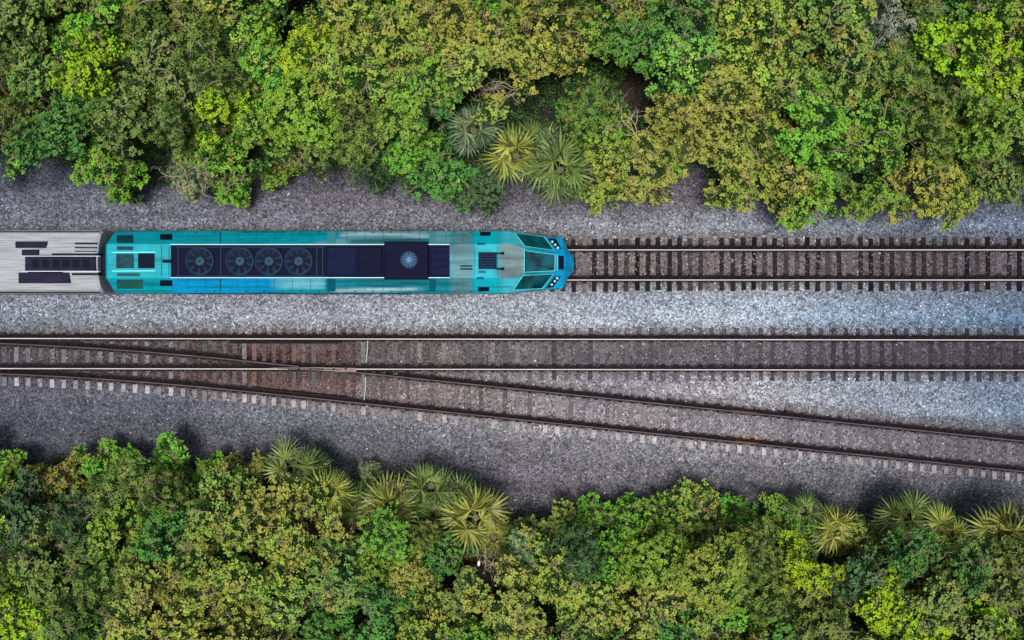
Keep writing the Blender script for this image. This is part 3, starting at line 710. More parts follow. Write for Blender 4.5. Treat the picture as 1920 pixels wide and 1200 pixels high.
me = np_mesh('body', V, np.stack([a_, a_+n, a_+n+1, a_+1], 1))
bm = bmesh.new(); bm.from_mesh(me); bm.verts.ensure_lookup_table(); bm.faces.new([bm.verts[i] for i in range(n)]); bm.faces.new([bm.verts[(m-1)*n+i] for i in reversed(range(n))]); bmesh.ops.recalc_face_normals(bm, faces=bm.faces[:]); bm.to_mesh(me); bm.free()
link('body', me, mat('coach_silver', S(160, 166, 170), .65, .0, spec=.2, noise=(5, .62, 1.25), brush=(.15, 5, 1)), coach)
M_well = mat('coach_well', S(30, 27, 46), .8, spec=.15, noise=(4, .6, 1.5), brush=(.3, 3, 1)); M_cunit = mat('coach_unit', S(150, 150, 156), .5, .2, noise=(5, .6, 1.3), brush=(.3, 3, 1))
def cbox(name, x0, x1, y0, y1, z1, m_, zb=3.4, ch=.03, par=None): return roof_box(name, x0, x1, y0, y1, z1, m_, ch, zb, par or coach)
wl = cbox('air_conditioner', 46, 178, 478, 509, 3.92, M_well, 3.6, .04)
for i in range(6): cbox('louvre', 60+i*19, 72+i*19, 487, 501, 3.94, M_dark, 3.9, .008, wl)
cbox('roof_box', 28, 88, 452.5, 470, 3.76, M_well, 3.3); cbox('roof_box', 34, 130, 511, 531, 3.80, M_well, 3.3); cbox('roof_box', 40, 72, 468, 481, 3.88, M_well, 3.4)
cbox('roof_box', 96, 183, 475, 481, 3.87, M_well, 3.4); cbox('roof_box', 52, 116, 507.5, 511.5, 3.87, M_well, 3.4); cbox('roof_box', 134, 184, 512, 516, 3.84, M_well, 3.4)
for x in (12, 100, 186): cbox('roof_seam', x, x+1.2, 440, 545, 3.40, M_under, 3.2, .005)
for y in (455, 463, 470): cbox('roof_pipe', 140, 181, y, y+2.6, 3.80, M_well, 3.5, .01)
for y in (433.2, 547.0): cbox('gutter', -980, 186, y, y+2.6, 3.42, M_under, 3.2, .01)
for y in (479.5, 508): cbox('roof_rail', 40, 186, y, y+1.2, 3.93, M_edge, 3.7, .005)
for i in range(12):
    for s in (-1, 1):
        b = MB(); xx = cx1-2.2-i*1.95; b.box(xx-.6, xx+.6, *sorted((s*1.49, s*1.505)), 1.9-ZR, 2.7-ZR); b.build('window', M_gasket, coach)
for cx in (cx0+3.2, cx1-3.2): bogie(coach, cx, 2, 2.5, .46)
b = MB(); b.box(cx0+1, cx1-1, -1.0, 1.0, .55, .85); b.build('underframe', M_under, coach)
b = MB(); b.box(cx1, cx1+.12, -.62, .62, .9-ZR, 3.5-ZR, .02); b.build('gangway', M_dark, coach)
for i in range(2): cbox('roof_unit', -560-i*300, -440-i*300, 478, 510, 3.95, M_cunit, 3.6, .05)

# ------------------------------------------------------------------ vegetation
def leaf_quads(P0, Nrm, L_, W_, rnd):
    """rhombic leaves at P0 with normals Nrm"""
    n = len(P0); t = rnd.normal(size=(n, 3)); t -= (t*Nrm).sum(1, keepdims=True)*Nrm; t /= np.linalg.norm(t, axis=1, keepdims=True)
    b = np.cross(Nrm, t); L_ = L_[:, None]; W_ = W_[:, None]
    return np.stack([P0-t*L_*.5, P0+b*W_*.5+t*L_*.08, P0+t*L_*.5-Nrm*L_*.12, P0-b*W_*.5+t*L_*.08], 1)
def crown_mesh(seed, kind):
    """crown of nominal radius 1.5 m, top at z = 0; lobes of leaf clumps, open between them"""
    rnd = np.random.default_rng(seed)
    pr = {'broad': dict(lobes=15, cl=430, lv=17, cr=.14, L=.105, W=.07, up=.72, h=1.9), 'fine': dict(lobes=16, cl=400, lv=24, cr=.14, L=.12, W=.034, up=.45, h=2.0),
          'round': dict(lobes=1, cl=520, lv=20, cr=.13, L=.11, W=.045, up=.55, h=1.3), 'dense': dict(lobes=13, cl=560, lv=17, cr=.13, L=.095, W=.07, up=.82, h=1.7)}[kind]
    nl = pr['lobes']; lobes = []
    for i in range(nl):
        a = rnd.uniform(0, 6.28); d_ = 1.5*math.sqrt(rnd.uniform(0, .85)) if nl > 1 else 0; r = rnd.uniform(.24, .62) if nl > 1 else 1.4
        lobes.append((d_*math.cos(a), d_*math.sin(a), -pr['h']*.45*(d_/1.5)**2-rnd.uniform(0, 1.0)*(nl > 1), r))
    if nl > 1: lobes.append((rnd.uniform(-.3, .3), rnd.uniform(-.3, .3), -.1, .6))
    cen = []; nor = []; tipf = []
    wts = np.array([l[3]**2 for l in lobes]); wts /= wts.sum()
    for i in rnd.choice(len(lobes), int(pr['cl']*1.25), p=wts):
        lx, ly, lz_, r = lobes[i]; u = rnd.normal(size=3); u /= np.linalg.norm(u); u[2] = abs(u[2])*1.0-.25
        tp = rnd.random() < .52; rr = r*(rnd.uniform(.98, 1.2) if tp else rnd.uniform(.55, 1.0))*(1+.18*math.sin(3*math.atan2(u[1], u[0])+i))
        cen.append((lx+u[0]*rr, ly+u[1]*rr, lz_-r*.7+u[2]*rr*.8)); nor.append(u); tipf.append(tp)
    cen = np.array(cen); nor = np.array(nor); k = pr['lv']; tipf = np.repeat(np.array(tipf, float), k)
    Cn = np.repeat(cen, k, 0); Nn = np.repeat(nor, k, 0); n = len(Cn); csz = np.repeat(rnd.uniform(.45, 1.3, len(cen)), k)*np.where(tipf > 0, .82, 1.25); csz = csz[:, None]
    off = rnd.normal(size=(n, 3))*pr['cr']*.62*csz; off[:, 2] *= np.where(tipf > 0, .22, .6)
    Nr = Nn*(1-pr['up'])+np.array((0, 0, 1.))*pr['up']+rnd.normal(size=(n, 3))*np.where(tipf > 0, .2, .5)[:, None]; Nr[:, 2] = np.abs(Nr[:, 2]); Nr /= np.linalg.norm(Nr, axis=1, keepdims=True)
    L_ = pr['L']*rnd.uniform(.65, 1.35, n); W_ = pr['W']*rnd.uniform(.7, 1.3, n)
    Q = leaf_quads(Cn+off, Nr, L_, W_, rnd)
    cl = np.repeat(rnd.uniform(.78, 1.2, len(cen)), k)*rnd.uniform(.82, 1.18, n); hue = np.repeat(rnd.normal(0, .05, len(cen)), k)
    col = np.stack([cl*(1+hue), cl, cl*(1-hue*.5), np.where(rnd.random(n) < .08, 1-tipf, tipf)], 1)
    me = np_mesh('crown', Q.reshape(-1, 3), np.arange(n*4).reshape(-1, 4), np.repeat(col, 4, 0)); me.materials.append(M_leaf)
    return me, lobes
CROWN = {k: [crown_mesh(s+i, k) for i in range(c)] for k, s, c in (('broad', 100, 5), ('fine', 200, 5), ('round', 300, 2), ('dense', 400, 5))}
def trunk_mesh(lobes, seed, ht=5.):
    r = random.Random(seed); mb = MB(); base = Vector((0, 0, -ht)); fork = Vector((r.uniform(-.15, .15), r.uniform(-.15, .15), -ht*.5))
    mb.tube([base, base.lerp(fork, .5)+Vector((.05, -.04, 0)), fork], [.14, .11, .09], 7)
    for lx, ly, lz_, rr in lobes:
        if rr > 1: mb.tube([fork, Vector((lx, ly, lz_-.9))], [.055, .03], 5); continue
        e = Vector((lx, ly, lz_-rr*.4)); mid = fork.lerp(e, .55)+Vector((r.uniform(-.15, .15), r.uniform(-.15, .15), .1))
        mb.tube([fork, mid, e], [.055, .035, .016], 5)
        for q in range(3):
            a = r.uniform(0, 6.28); mb.tube([mid.lerp(e, .5), e+Vector((math.cos(a)*rr*.8, math.sin(a)*rr*.8, rr*.2))], [.014, .006], 4)
    for q in range(16):
        lx, ly, lz_, rr = r.choice(lobes); lz_ -= .75*(rr > 1); rr = min(rr, .6); a = r.uniform(0, 6.28); p = Vector((lx, ly, lz_-rr*.3)); e = p+Vector((math.cos(a)*rr*1.15, math.sin(a)*rr*1.15, rr*r.uniform(.1, .55)))
        m_ = p.lerp(e, .5)+Vector((r.uniform(-.1, .1), r.uniform(-.1, .1), .12)); mb.tube([p, m_, e], [.02, .014, .006], 4, mi=1)
        for t in range(2): b = a+r.uniform(-1, 1); mb.tube([m_, m_+Vector((math.cos(b)*.25, math.sin(b)*.25, .05))], [.01, .005], 3, mi=1)
    me = mb.mesh('trunk'); me.materials.append(M_bark); me.materials.append(M_twig); return me
TRUNK = {k: [trunk_mesh(l, 5+i) for i, (m_, l) in enumerate(v)] for k, v in CROWN.items()}
TINT = {  # name: crown kinds, albedo, khaki amount, words
 'L': (('broad', 'dense'), (.16, .35, .03), .14, 'bright leafy green'),
 'l': (('broad',), (.22, .40, .07), .05, 'light green'),
 'K': (('dense', 'broad'), (.24, .35, .045), .34, 'khaki yellow'),
 'T': (('dense', 'broad'), (.30, .35, .055), .50, 'tan and khaki'),
 'O': (('dense', 'fine'), (.17, .28, .05), .26, 'dull olive'),
 'Y': (('dense', 'broad'), (.27, .44, .010), .0, 'vivid yellow green'),
 'G': (('broad', 'dense'), (.08, .23, .035), .0, 'deep green'),
 'B': (('broad', 'fine'), (.08, .18, .055), .0, 'dark blue green'),
 'F': (('fine', 'broad'), (.16, .26, .05), .12, 'fine leaved dark green'),
 'P': (('fine',), (.30, .38, .22), .0, 'pale grey green'),
 'R': (('round',), (.25, .38, .04), .04, 'smooth rounded yellow green')}
TOP = """40 30 75 F|150 50 72 L|262 22 66 F|375 60 72 F|468 34 60 L|562 84 52 Y|640 34 62 K|742 66 76 K|858 40 70 T|892 118 76 K|1045 40 78 T|1150 26 58 L|1215 62 52 G|1300 112 66 l|1352 26 58 K|1440 62 72 K|1542 42 70 O|1650 50 66 P|1742 30 52 F|1832 62 76 Y|1898 128 60 Y|
60 130 72 F|180 128 76 Y|290 120 72 O|420 140 62 O|500 128 56 L|622 132 60 K|704 152 72 K|790 140 62 L|1002 104 50 T|1480 150 76 K|1392 178 62 K|1592 140 70 O|1702 150 66 O|1802 182 60 F|1888 214 60 L|
30 208 60 F|120 226 54 G|220 212 66 F|312 214 60 F|410 208 54 Y|482 236 48 L|564 202 62 R|650 232 60 F|742 226 56 L|812 196 52 G|1112 192 50 O|1132 256 56 L|1286 212 50 T|1420 252 76 K|1530 232 70 L|1640 232 66 L|1852 252 70 O|1745 240 55 F|960 30 40 K|
44 250 40 G|190 306 58 L|232 342 34 G|352 330 42 P|432 292 60 L|420 352 34 l|592 276 56 F|682 296 50 B|520 328 26 L|832 330 62 G|900 352 40 B|1142 322 60 K|1222 328 60 T|1302 258 52 T|1140 370 22 P|1388 318 58 K|1478 322 66 K|1542 366 56 L|1652 368 52 L|1738 336 62 T|1792 366 44 K|1892 330 56 F|1600 296 46 G|708 338 24 B|112 262 32 B|350 270 40 O|1820 320 40 O|1360 362 24 L|770 276 44 L|1250 300 42 K"""
BOT = """28 882 50 L|92 902 56 T|170 866 48 L|240 872 38 L|310 874 48 L|380 900 46 L|470 890 50 K|200 932 60 O|300 952 60 O|40 972 60 B|130 992 56 B|400 962 64 K|205 1022 58 L|302 1024 56 G|482 972 60 T|572 1016 60 T|
60 1062 66 F|160 1082 66 O|272 1092 70 K|380 1062 70 K|470 1072 64 K|30 1152 60 Y|122 1172 60 F|232 1172 62 K|340 1162 66 T|440 1160 60 K|532 1130 60 l|602 1182 50 G|632 1082 58 O|705 1056 52 L|752 1072 44 T|726 1006 40 L|832 1042 56 G|
702 1132 52 G|790 1164 60 K|864 1122 38 O|960 1152 66 K|1030 1102 66 K|968 984 44 O|1040 996 50 K|1100 958 46 L|1180 972 52 L|1252 986 50 L|1310 946 50 K|1400 968 48 L|1470 958 44 L|1532 1000 50 L|982 1056 44 P|1092 1052 50 B|1152 1066 44 L|
1235 1070 54 R|1340 1082 58 R|1122 1142 66 K|1212 1162 66 K|1302 1172 56 K|1382 1152 50 L|1430 1040 50 F|1452 1120 60 O|1522 1082 56 Y|1602 1004 48 T|1646 1000 40 K|1622 1082 58 B|1702 1046 48 G|1542 1162 66 O|1642 1152 60 Y|1742 1122 66 O|1724 1184 50 Y|
1820 1092 60 G|1898 1102 60 F|1862 1172 60 Y|690 900 30 P|780 1012 40 O|900 1020 34 K"""
def parse(s): return [(float(a), float(b), float(c), d_) for a, b, c, d_ in (t.split() for t in s.replace('\n', '').split('|') if t.strip())]
SECT = [(20, 'at the left border of the photo', 0), (110, 'level with the grey coach', 0), (200, 'level with the gap behind the locomotive', 0), (290, "level with the locomotive's rear roof hatches", 0), (375, 'level with the rearmost roof fan', 0),
 (450, 'level with the second rearmost fan', 0), (512, 'level with the third rearmost fan', 0), (575, 'level with the foremost roof fan', 0), (640, 'a little ahead of the foremost roof fan', 0),
 (700, 'level with the white rods in the turnout', 0), (767, 'level with the round exhaust grille', 0), (840, "level with the front end of the dark roof strip", 0), (912, 'level with the cab roof air conditioner', 0), (990, 'level with the windscreens', 0),
 (1070, 'level with the blue nose tip', 0), (1150, 'slightly ahead of the blue nose', 0), (1220, 'one sixth from nose to right border', 0), (1310, 'a quarter from nose to right border', 0), (1400, 'level with the orange rust patch on the siding', 0),
 (1470, 'just right of the rust patch on the siding', 0), (1550, 'one fifth in from the right border', 0), (1640, 'one seventh in from the right border', 0), (1740, 'a tenth in from the right border', 0), (1820, 'near the right border', 0), (1900, 'at the right border', 0)]
def where(px, py):
    s = min(SECT, key=lambda t: abs(t[0]-px))[1]
    if py < 600:
        r = 'beyond the top border' if py < -10 else 'in the topmost row' if py < 80 else 'in the second row down' if py < 180 else 'in the third row down' if py < 262 else 'at the upper gravel edge'
    else:
        ed = yc1(px)+ 0
        r = 'beyond the bottom border' if py > 1210 else 'in the lowest row' if py > 1125 else 'in the second row up' if py > 1035 else 'in the third row up' if py > 965 else 'at the lower gravel edge'
    return r, s
PLANTS = []   # (object, colour words, noun, px, py)
def put_tree(px, py, r, t, noun='tree', name='tree', group='trees along the railway'):
    kinds, alb, kh, words = TINT[t]; kind = random.choice(kinds); i = random.randrange(len(CROWN[kind]))
    rad = r/41.0; edge = (py > 250 and py < 600) or (600 < py < (1016 if px > 930 else 925))
    ht = 1.1+1.1*rad if edge and py > 600 else 2.2+1.3*rad if edge else 3.6+1.2*rad
    ht *= random.uniform(.88, 1.15)
    if edge and py > 600: rad *= .9
    if r < 36: ht = 1.0+rad
    X, Y, _ = P(px, py, ht-.5*rad)
    o = empty(name, (X, Y, -.4), random.uniform(0, 6.28)); s = rad/1.5*1.12
    j = lambda v: 1.14*v*random.uniform(.86, 1.14)
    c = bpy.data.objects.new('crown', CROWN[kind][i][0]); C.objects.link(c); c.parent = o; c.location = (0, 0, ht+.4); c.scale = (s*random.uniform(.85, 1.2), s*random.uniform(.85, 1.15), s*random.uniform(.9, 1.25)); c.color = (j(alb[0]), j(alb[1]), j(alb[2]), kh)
    k = bpy.data.objects.new('trunk', TRUNK[kind][i]); C.objects.link(k); k.parent = o; k.location = (0, 0, ht+.4); k.scale = (c.scale[0], c.scale[1], (ht+.4)/5.)
    PLANTS.append((o, words, noun, px, py, group)); return o
for px, py, r, t in parse(TOP)+parse(BOT):
    if 930 < px and 900 < py < 985: py += 24
    elif px < 520 and 840 < py < 900: py += 10
    small = r < 46
    if small: put_tree(px, py, r, t, 'bush', 'bush', 'bushes along the railway')
    else: put_tree(px, py, r, t)
for row, yy in enumerate((-48, 1252)):         # trees whose crowns only reach in over the border, and the first row outside it
    for i in range(22):
        put_tree(-90+i*100+random.uniform(-22, 22), yy+random.uniform(-14, 14), random.uniform(64, 78), random.choice('KLOFLKG'))
for yy in (-140, 1340):
    for i in range(18): put_tree(-120+i*125+random.uniform(-20, 20), yy+random.uniform(-20, 20), random.uniform(70, 86), random.choice('KLOFG'))
for xx in (-60, 1985):
    for yy in (40, 150, 240, 900, 1000, 1120):
        if xx > 0 and yy == 900: continue
        put_tree(xx+random.uniform(-15, 15), yy+40*(xx > 0)*(yy > 600), 66, random.choice('KLOF'))

# palms: fan leaves on stalks round a short trunk
def fan_leaf(seed):
    r = random.Random(seed); V = []; Fc = []; col = []
    n = 19; R_ = .92
    V += [(0, 0, -.1), (.0, .018, -.1), (.55, .012, .06), (.55, -.012, .06)]; Fc += [(0, 1, 2, 3)]; col += [(.8, .9, .6)]*4
    for i in range(n):
        a = R(-128+256*i/(n-1)); ll = R_*(1-.25*(abs(a)/2.3)**2)*r.uniform(.9, 1.06); w0 = r.uniform(.026, .044)
        ca, sa = math.cos(a), math.sin(a); b = len(V); dz = r.uniform(-.03, .05)
        pts = [(0, .006, .0), (ll*.45, w0, .05+dz), (ll*.85, w0*.5, -.02+dz), (ll, .002, -.14-r.uniform(0, .08))]
        for x_, hw, z_ in pts:
            for s in (1, -1): V.append((.55+x_*ca-s*hw*sa, x_*sa+s*hw*ca, .06+z_+ (0.012 if s > 0 else 0)))
        g = r.choice((.25, .4, .7, 1.0, 1.25)); gg = [(g*1.15, g*1.05, g), (g, g, g), (g*.62, g*.75, g*.8), (g*.5, g*.66, g*.75)]
        for k in range(4): col += [gg[k]]*2
        for k in range(3): Fc.append((b+k*2, b+k*2+1, b+k*2+3, b+k*2+2))
    me = bpy.data.meshes.new('frond'); me.from_pydata(V, [], Fc); set_col(me, np.array(col)); me.materials.append(M_frond); return me
FANS = [fan_leaf(i) for i in range(4)]
def put_palm(px, py, r, colr_, ht, words):
    if py > 800: ht += .1*(px < 1400)
    rad = r/40.*1.12; X, Y, _ = P(px, py, ht); o = empty('palm_tree', (X, Y, -.4)); s = rad/1.42
    mb = MB(); h_ = ht+.25; mb.tube([(0, 0, 0), (.03, .02, h_*.5), (0, 0, h_)], [.17, .14, .16], 9)
    for i in range(14):
        a = i*2.4; z = h_*.35+h_*.62*i/14; mb.tube([(math.cos(a)*.1, math.sin(a)*.1, z), (math.cos(a)*.24, math.sin(a)*.24, z+.16)], [.04, .015], 4)
    mb.build('trunk', M_bark, o)
    nf = random.randint(15, 21)
    for i in range(nf):
        t = i/nf; a = i*2.39996+random.uniform(-.45, .45); q = bpy.data.objects.new('frond', random.choice(FANS)); C.objects.link(q); q.parent = o
        q.location = (0, 0, h_+.01*i-.05); q.rotation_euler = (random.uniform(-.2, .2), R(38-78*t+random.uniform(-16, 16)), a); k = s*random.uniform(.6, 1.2); q.scale = (k, k, k)
        jj = random.uniform(.7, 1.2)
        if i < 3: q.rotation_euler[1] = R(62); q.color = (.20, .13, .07, 0)
        else: q.color = (colr_[0]*jj, colr_[1]*jj, colr_[2]*jj, .0)
    PLANTS.append((o, words, 'fan palm', px, py, 'fan palms at the forest edge'))
PK = (.28, .32, .06); PG = (.17, .25, .12); PD = (.17, .25, .06)
for a in ((888, 244, 50, PG, 3.6, 'grey green'), (968, 292, 58, PK, 3.0, 'yellow khaki'), (1050, 318, 66, PD, 3.2, 'large olive'),
          (550, 872, 50, PD, 2.2, 'olive'), (618, 922, 58, PK, 2.8, 'yellow khaki'), (672, 945, 44, PD, 2.0, 'small olive'), (730, 952, 56, PK, 2.8, 'yellow khaki'), (808, 912, 50, PD, 2.4, 'pale tipped olive'), (820, 965, 46, PK, 2.2, 'yellow khaki'), (892, 972, 60, PK, 3.0, 'large yellow khaki'), (588, 884, 44, PD, 1.9, 'half hidden olive'), (768, 938, 46, PD, 2.0, 'drooping olive'), (855, 935, 46, PD, 1.9, 'low'), (646, 975, 44, PK, 2.0, 'half buried khaki'), (925, 1010, 40, PK, 1.8, 'small khaki'), (1738, 985, 46, PD, 2.0, 'low olive'), (1010, 270, 46, PD, 2.4, 'half buried olive'), (1085, 345, 40, PD, 1.8, 'low olive'),
          (1505, 958, 36, PD, 1.8, 'small dark olive'), (1565, 990, 48, PK, 2.2, 'yellow khaki'), (1698, 968, 52, PD, 2.6, 'olive'), (1778, 1000, 60, PK, 3.0, 'large yellow khaki'), (1828, 1030, 44, PD, 2.2, 'half hidden olive'), (1876, 1002, 60, PK, 3.0, 'yellow khaki'), (1925, 1020, 50, PD, 2.6, 'olive')):
    put_palm(*a)

# bare pale trees in the gaps
def put_bare(px, py, size, seed, ang, words):
    r = random.Random(seed); ht = 4.3; X, Y, _ = P(px, py, ht); o = empty('bare_tree', (X, Y, -.4)); mb = MB()
    mb.tube([(0, 0, 0), (.1, .05, 1.8), (0, 0, 3.4)], [.09, .07, .05], 6); mb.build('trunk', M_pale, o)
    bb = MB()
    def br(p, d_, l, rad, lev):
        pts = [p]; q = Vector(p); dd = Vector(d_)
        for i in range(4):
            dd = (dd+Vector((r.uniform(-.55, .55), r.uniform(-.55, .55), r.uniform(-.12, .16)))).normalized(); q = q+dd*l/4; pts.append(q.copy())
        bb.tube(pts, [rad*(1-.16*i) for i in range(5)], 5)
        if lev:
            for k in range(3):
                j = r.randint(1, 4); a = r.uniform(-1.1, 1.1); d2 = Vector((dd.x*math.cos(a)-dd.y*math.sin(a), dd.x*math.sin(a)+dd.y*math.cos(a), dd.z*.5)); br(pts[j], d2, l*r.uniform(.45, .7), rad*.55, lev-1)
    for k in range(4):
        a = ang+(k-1.5)*.6+r.uniform(-.3, .3); br(Vector((0, 0, 2.9)), (math.cos(a), math.sin(a), .4), size, .026, 3)
    bb.build('branches', M_pale, o)
    PLANTS.append((o, words, 'leafless tree', px, py, 'leafless trees in the gaps'))
for a in ((345, 305, 1.3, 1, -1.4, 'bone white'), (972, 148, 1.5, 2, 3.4, 'pale forked'), (702, 22, 1.4, 3, 1.2, 'curly pale'), (1206, 246, 1.3, 4, 1.5, 'thin white'), (648, 1006, 1.3, 5, -1.2, 'pale slanting'), (905, 1092, 1.4, 6, .6, 'bleached twisting'), (1395, 80, 1.0, 7, .3, 'thin brownish')): put_bare(*a)

# labels for every plant
seen = {}
for o, words, noun, px, py, g in PLANTS:
    r, s = where(px, py); seen.setdefault((noun, words, r, s), []).append((px, o, g))
for (noun, words, r, s), L_ in seen.items():
    L_.sort(key=lambda t: t[0]); nm = len(L_)
    for i, (px, o, g) in enumerate(L_):
        pre = '' if nm == 1 else ('left ' if i == 0 else 'right ' if i == nm-1 else 'middle ')
        short = words.split() if len((pre+words+noun+r+s).split()) < 24 else words.split()
        cat = 'palm' if 'palm' in noun else 'bush' if noun == 'bush' else 'tree'
        lab = f'{pre}{words} {noun} {r}, {s}'
        if len(lab.split()) > 16: lab = lab.replace(' from the top', '').replace(' of the photo', '').replace(' in from the right', ' from right').replace(' of the way', '').replace('in the ', '').replace(' of trees', '')
        if len(lab.split()) > 16: lab = lab.replace('orange rust patch on the siding', 'orange rust patch').replace('rust patch on the siding', 'orange rust patch').replace('front end of the dark roof strip', 'front end of dark roof strip').replace('a little ahead of the foremost', 'ahead of the foremost').replace('beyond the top border', 'beyond top border').replace('beyond the bottom border', 'beyond bottom border').replace('bright leafy', 'bright').replace('just right of', 'right of').replace('pale tipped ', 'pale ').replace('at the lower gravel edge', 'at lower gravel edge')
        if len(lab.split()) > 16: lab = lab.replace(' with fan leaves', '').replace('fine leaved ', '').replace('from the ', 'from ').replace('level with the', 'by the')
        tag(o, lab, cat, g)

# undergrowth on the forest floor: nobody could count it
def undergrowth(name, north_, n, label):
    rnd = np.random.default_rng(5 if north_ else 6)
    X = rnd.uniform(-34, 34, n); Y = rnd.uniform(6.0, 21, n) if north_ else rnd.uniform(-24, -5.6, n)
    px, py = world_px(X, Y, .6)
    if north_:
        e = np.interp(px, [-200, 0, 150, 165, 260, 450, 545, 700, 780, 920, 945, 1100, 1250, 1310, 1345, 1500, 1590, 1700, 1830, 1860, 1920, 2200], [284, 284, 286, 345, 352, 350, 306, 318, 352, 352, 318, 345, 352, 305, 335, 385, 388, 380, 368, 300, 360, 370]); k = py < e+(vnoise(X*1.7, Y*1.7)-.42)*52
        for hx, hy, hr in ((1212, 172, 52), (990, 130, 32), (695, 45, 26), (558, 128, 24), (255, 20, 20), (1545, 230, 24), (1700, 210, 20), (225, 182, 16), (300, 20, 20), (1860, 290, 16)): k &= (px-hx)**2+((py-hy)*1.2)**2 > hr**2
    else:
        e = 10+np.interp(px, [-200, 0, 60, 170, 260, 310, 390, 520, 640, 740, 850, 930, 965, 1020, 1120, 1200, 1300, 1380, 1480, 1600, 1680, 1780, 1920, 2200], [862, 862, 872, 856, 868, 858, 882, 880, 900, 905, 925, 970, 992, 975, 955, 972, 935, 955, 955, 985, 965, 985, 990, 1010]); k = py > e-(vnoise(X*1.7, Y*1.7)-.42)*52
        for hx, hy, hr in ((870, 1085, 36), (930, 1110, 34), (150, 985, 22), (690, 1150, 16), (1330, 1135, 30), (1170, 1065, 22), (1720, 1090, 24), (570, 1060, 18)): k &= (px-hx)**2+(py-hy)**2 > hr**2
    X, Y = X[k], Y[k]; n = len(X)
    hgt = fbm(X*.6, Y*.6, 3); z = -.4+rnd.random(n)**.6*(hgt*2.6+.1)*.75; clump = vnoise(X*4, Y*4)
    kk = clump+rnd.random(n)*.3 > .42; X, Y, z, clump, hgt = X[kk], Y[kk], z[kk], clump[kk], hgt[kk]; n = len(X)
    Nr = rnd.normal(size=(n, 3))*.5+np.array((0, 0, 1.)); Nr[:, 2] = np.abs(Nr[:, 2]); Nr /= np.linalg.norm(Nr, axis=1, keepdims=True)
    Q = leaf_quads(np.stack([X, Y, z], 1), Nr, rnd.uniform(.08, .2, n), rnd.uniform(.04, .09, n), rnd)
    c = rnd.uniform(.6, 1.4, n)*(.6+clump*.8); mix = vnoise(X*.5+9, Y*.5)[:, None]
    col = (np.array((.9, 1.0, .7))*(1-mix)+np.array((1.7, 1.25, .9))*mix)*c[:, None]
    me = np_mesh(name, Q.reshape(-1, 3), np.arange(n*4).reshape(-1, 4), np.repeat(col, 4, 0))
    o = link(name, me, M_leaf); o.color = (.05, .14, .035, 0); tag(o, label, 'undergrowth', kind='stuff')
undergrowth('undergrowth', True, 210000, 'dark green undergrowth under the trees above the train')
undergrowth('undergrowth', False, 210000, 'dark green undergrowth under the trees below the siding')

def litter():
    rnd = np.random.default_rng(77); n = 30000; X = rnd.uniform(-27, 27, n); Y = np.where(rnd.random(n) < .5, rnd.uniform(4.6, 9, n), rnd.uniform(-12, -5, n)); px, py = world_px(X, Y)
    e1 = np.interp(px, [0, 150, 200, 450, 545, 780, 945, 1250, 1310, 1500, 1920], [290, 300, 350, 350, 318, 350, 335, 360, 330, 390, 380])
    e2 = np.interp(px, [0, 170, 520, 740, 930, 1120, 1300, 1480, 1920], [850, 845, 870, 890, 960, 945, 925, 950, 980])
    dist = np.where(Y > 0, py-e1, e2-py); k = rnd.random(n) < np.exp(-np.maximum(dist, 0)/24.)*.95*(vnoise(X*1.2, Y*1.2)**1.2+.15); X, Y = X[k], Y[k]; n = len(X)
    Nr = rnd.normal(size=(n, 3))*.35+np.array((0, 0, 1.)); Nr /= np.linalg.norm(Nr, axis=1, keepdims=True)
    Q = leaf_quads(np.stack([X, Y, ground_z(X, Y)+.04], 1), Nr, rnd.uniform(.05, .13, n), rnd.uniform(.03, .06, n), rnd)
    pal = np.array([(.16, .10, .05), (.25, .19, .10), (.08, .05, .03), (.10, .16, .04), (.30, .26, .12)])[rnd.integers(0, 5, n)]*rnd.uniform(.6, 1.3, (n, 1))
    tag(link('leaf_litter', np_mesh('leaf_litter', Q.reshape(-1, 3), np.arange(n*4).reshape(-1, 4), np.repeat(pal, 4, 0)), M_stone), 'brown fallen leaves and twigs scattered on the gravel along both forest edges', 'leaf litter', kind='stuff')
litter()
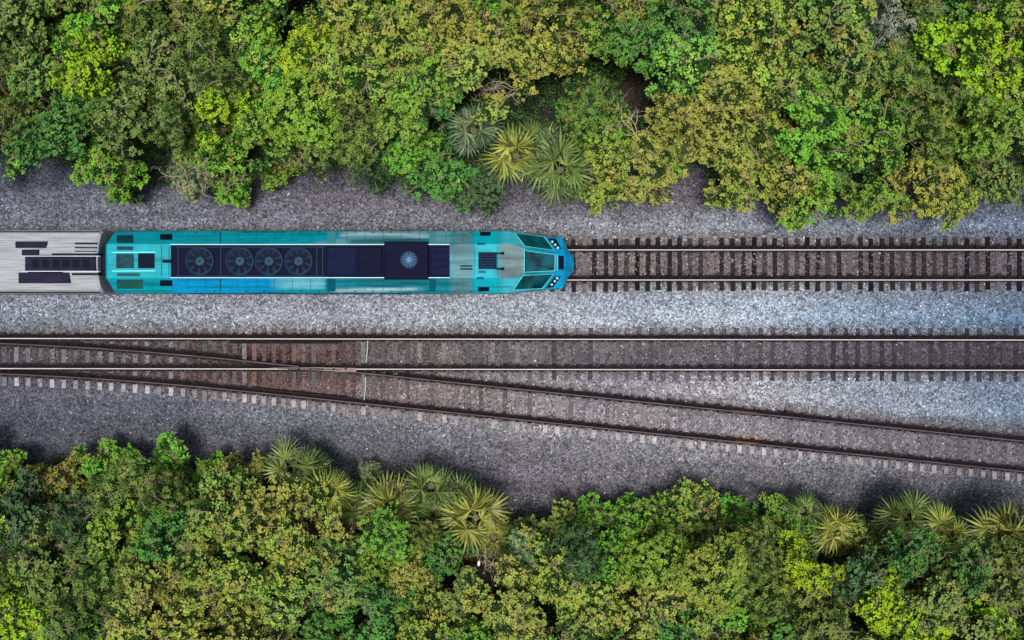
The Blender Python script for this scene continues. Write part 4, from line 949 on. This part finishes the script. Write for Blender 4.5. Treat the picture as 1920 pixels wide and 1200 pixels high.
# dry weeds, sticks and litter
def tuft(px, py, rad, n, seed, label, c0):
    rnd = random.Random(seed); X, Y, _ = P(px, py, 0); mb = MB()
    for i in range(n):
        a = rnd.uniform(0, 6.28); d_ = rad*math.sqrt(rnd.random()); l = rnd.uniform(.15, .4); b = rnd.uniform(0, 6.28)
        p = Vector((d_*math.cos(a), d_*math.sin(a), 0)); e = p+Vector((math.cos(b)*l*.6, math.sin(b)*l*.6, l)); s = Vector((-math.sin(b), math.cos(b), 0))*.014
        mb.add([p-s, p+s, e+s*.4, e-s*.4], [(0, 1, 2, 3)])
    o = mb.build('dry_weeds', c0); o.location = (X, Y, -.3); tag(o, label, 'weeds', 'tufts of dry weeds')
M_dry = mat('dry_stalk', S(196, 170, 126), .9, noise=(9, .6, 1.2))
for a in ((436, 858, .35, 70, 1, 'small pale dry weed tuft at the lower gravel edge, right of the bright bush'), (392, 856, .5, 80, 2, 'wider dry weed tuft at the lower gravel edge, left of the pale one'), (1330, 372, .4, 50, 3, 'brownish weeds on the gravel in the notch of the upper forest edge')): tuft(*a, M_dry)
def stick(px, py, l, ang, label):
    X, Y, _ = P(px, py, 0); mb = MB(); h = l/2
    mb.tube([(-h, 0, 0), (-h*.3, .03, .02), (h*.4, -.02, .015), (h, .03, 0)], [.018, .022, .018, .008], 6); mb.tube([(0, 0, .015), (h*.4, .12, .03)], [.012, .005], 5)
    o = mb.build('stick', mat('stick_bark', S(40, 32, 32), .9)); o.location = (X, Y, float(ground_z(np.array([X]), np.array([Y]))[0])+.04); o.rotation_euler = (0, 0, ang); tag(o, label, 'stick', 'sticks on the gravel')
stick(1613, 549, .42, .6, 'short dark stick on the gravel just below the right end of the upper track')
stick(1716, 580, .5, -.15, 'dark stick in the middle of the bluish gravel between upper and middle track')
X, Y, _ = P(1472, 772, 0); mb = MB(); mb.box(-.07, .07, -.07, .07, -.05, .16, .02); mb.tube([(0, 0, .15), (0, 0, .3)], .02, 8); mb.tube([(0, .05, .1), (.01, .3, .04)], .012, 6)
o = mb.build('marker_post', M_plate); o.location = (X, Y, 0); tag(o, 'small black marker box standing just above the upper rail of the siding', 'marker')
X, Y, _ = P(900, 1040, 2.2); rb = random.Random(3); bm = bmesh.new(); bmesh.ops.create_icosphere(bm, subdivisions=2, radius=.085)
for v in bm.verts: v.co = Vector((v.co.x*.7, v.co.y*1.5, v.co.z*.5))*rb.uniform(.75, 1.2)
me = bpy.data.meshes.new('plastic_bag'); bm.to_mesh(me); bm.free(); o = link('plastic_bag', me, mat('white_plastic', S(240, 238, 225), .4)); o.location = (X, Y, 3.6); tag(o, 'crumpled white plastic scrap caught in the leaves below the palms', 'litter')
print('objects', len(bpy.data.objects))
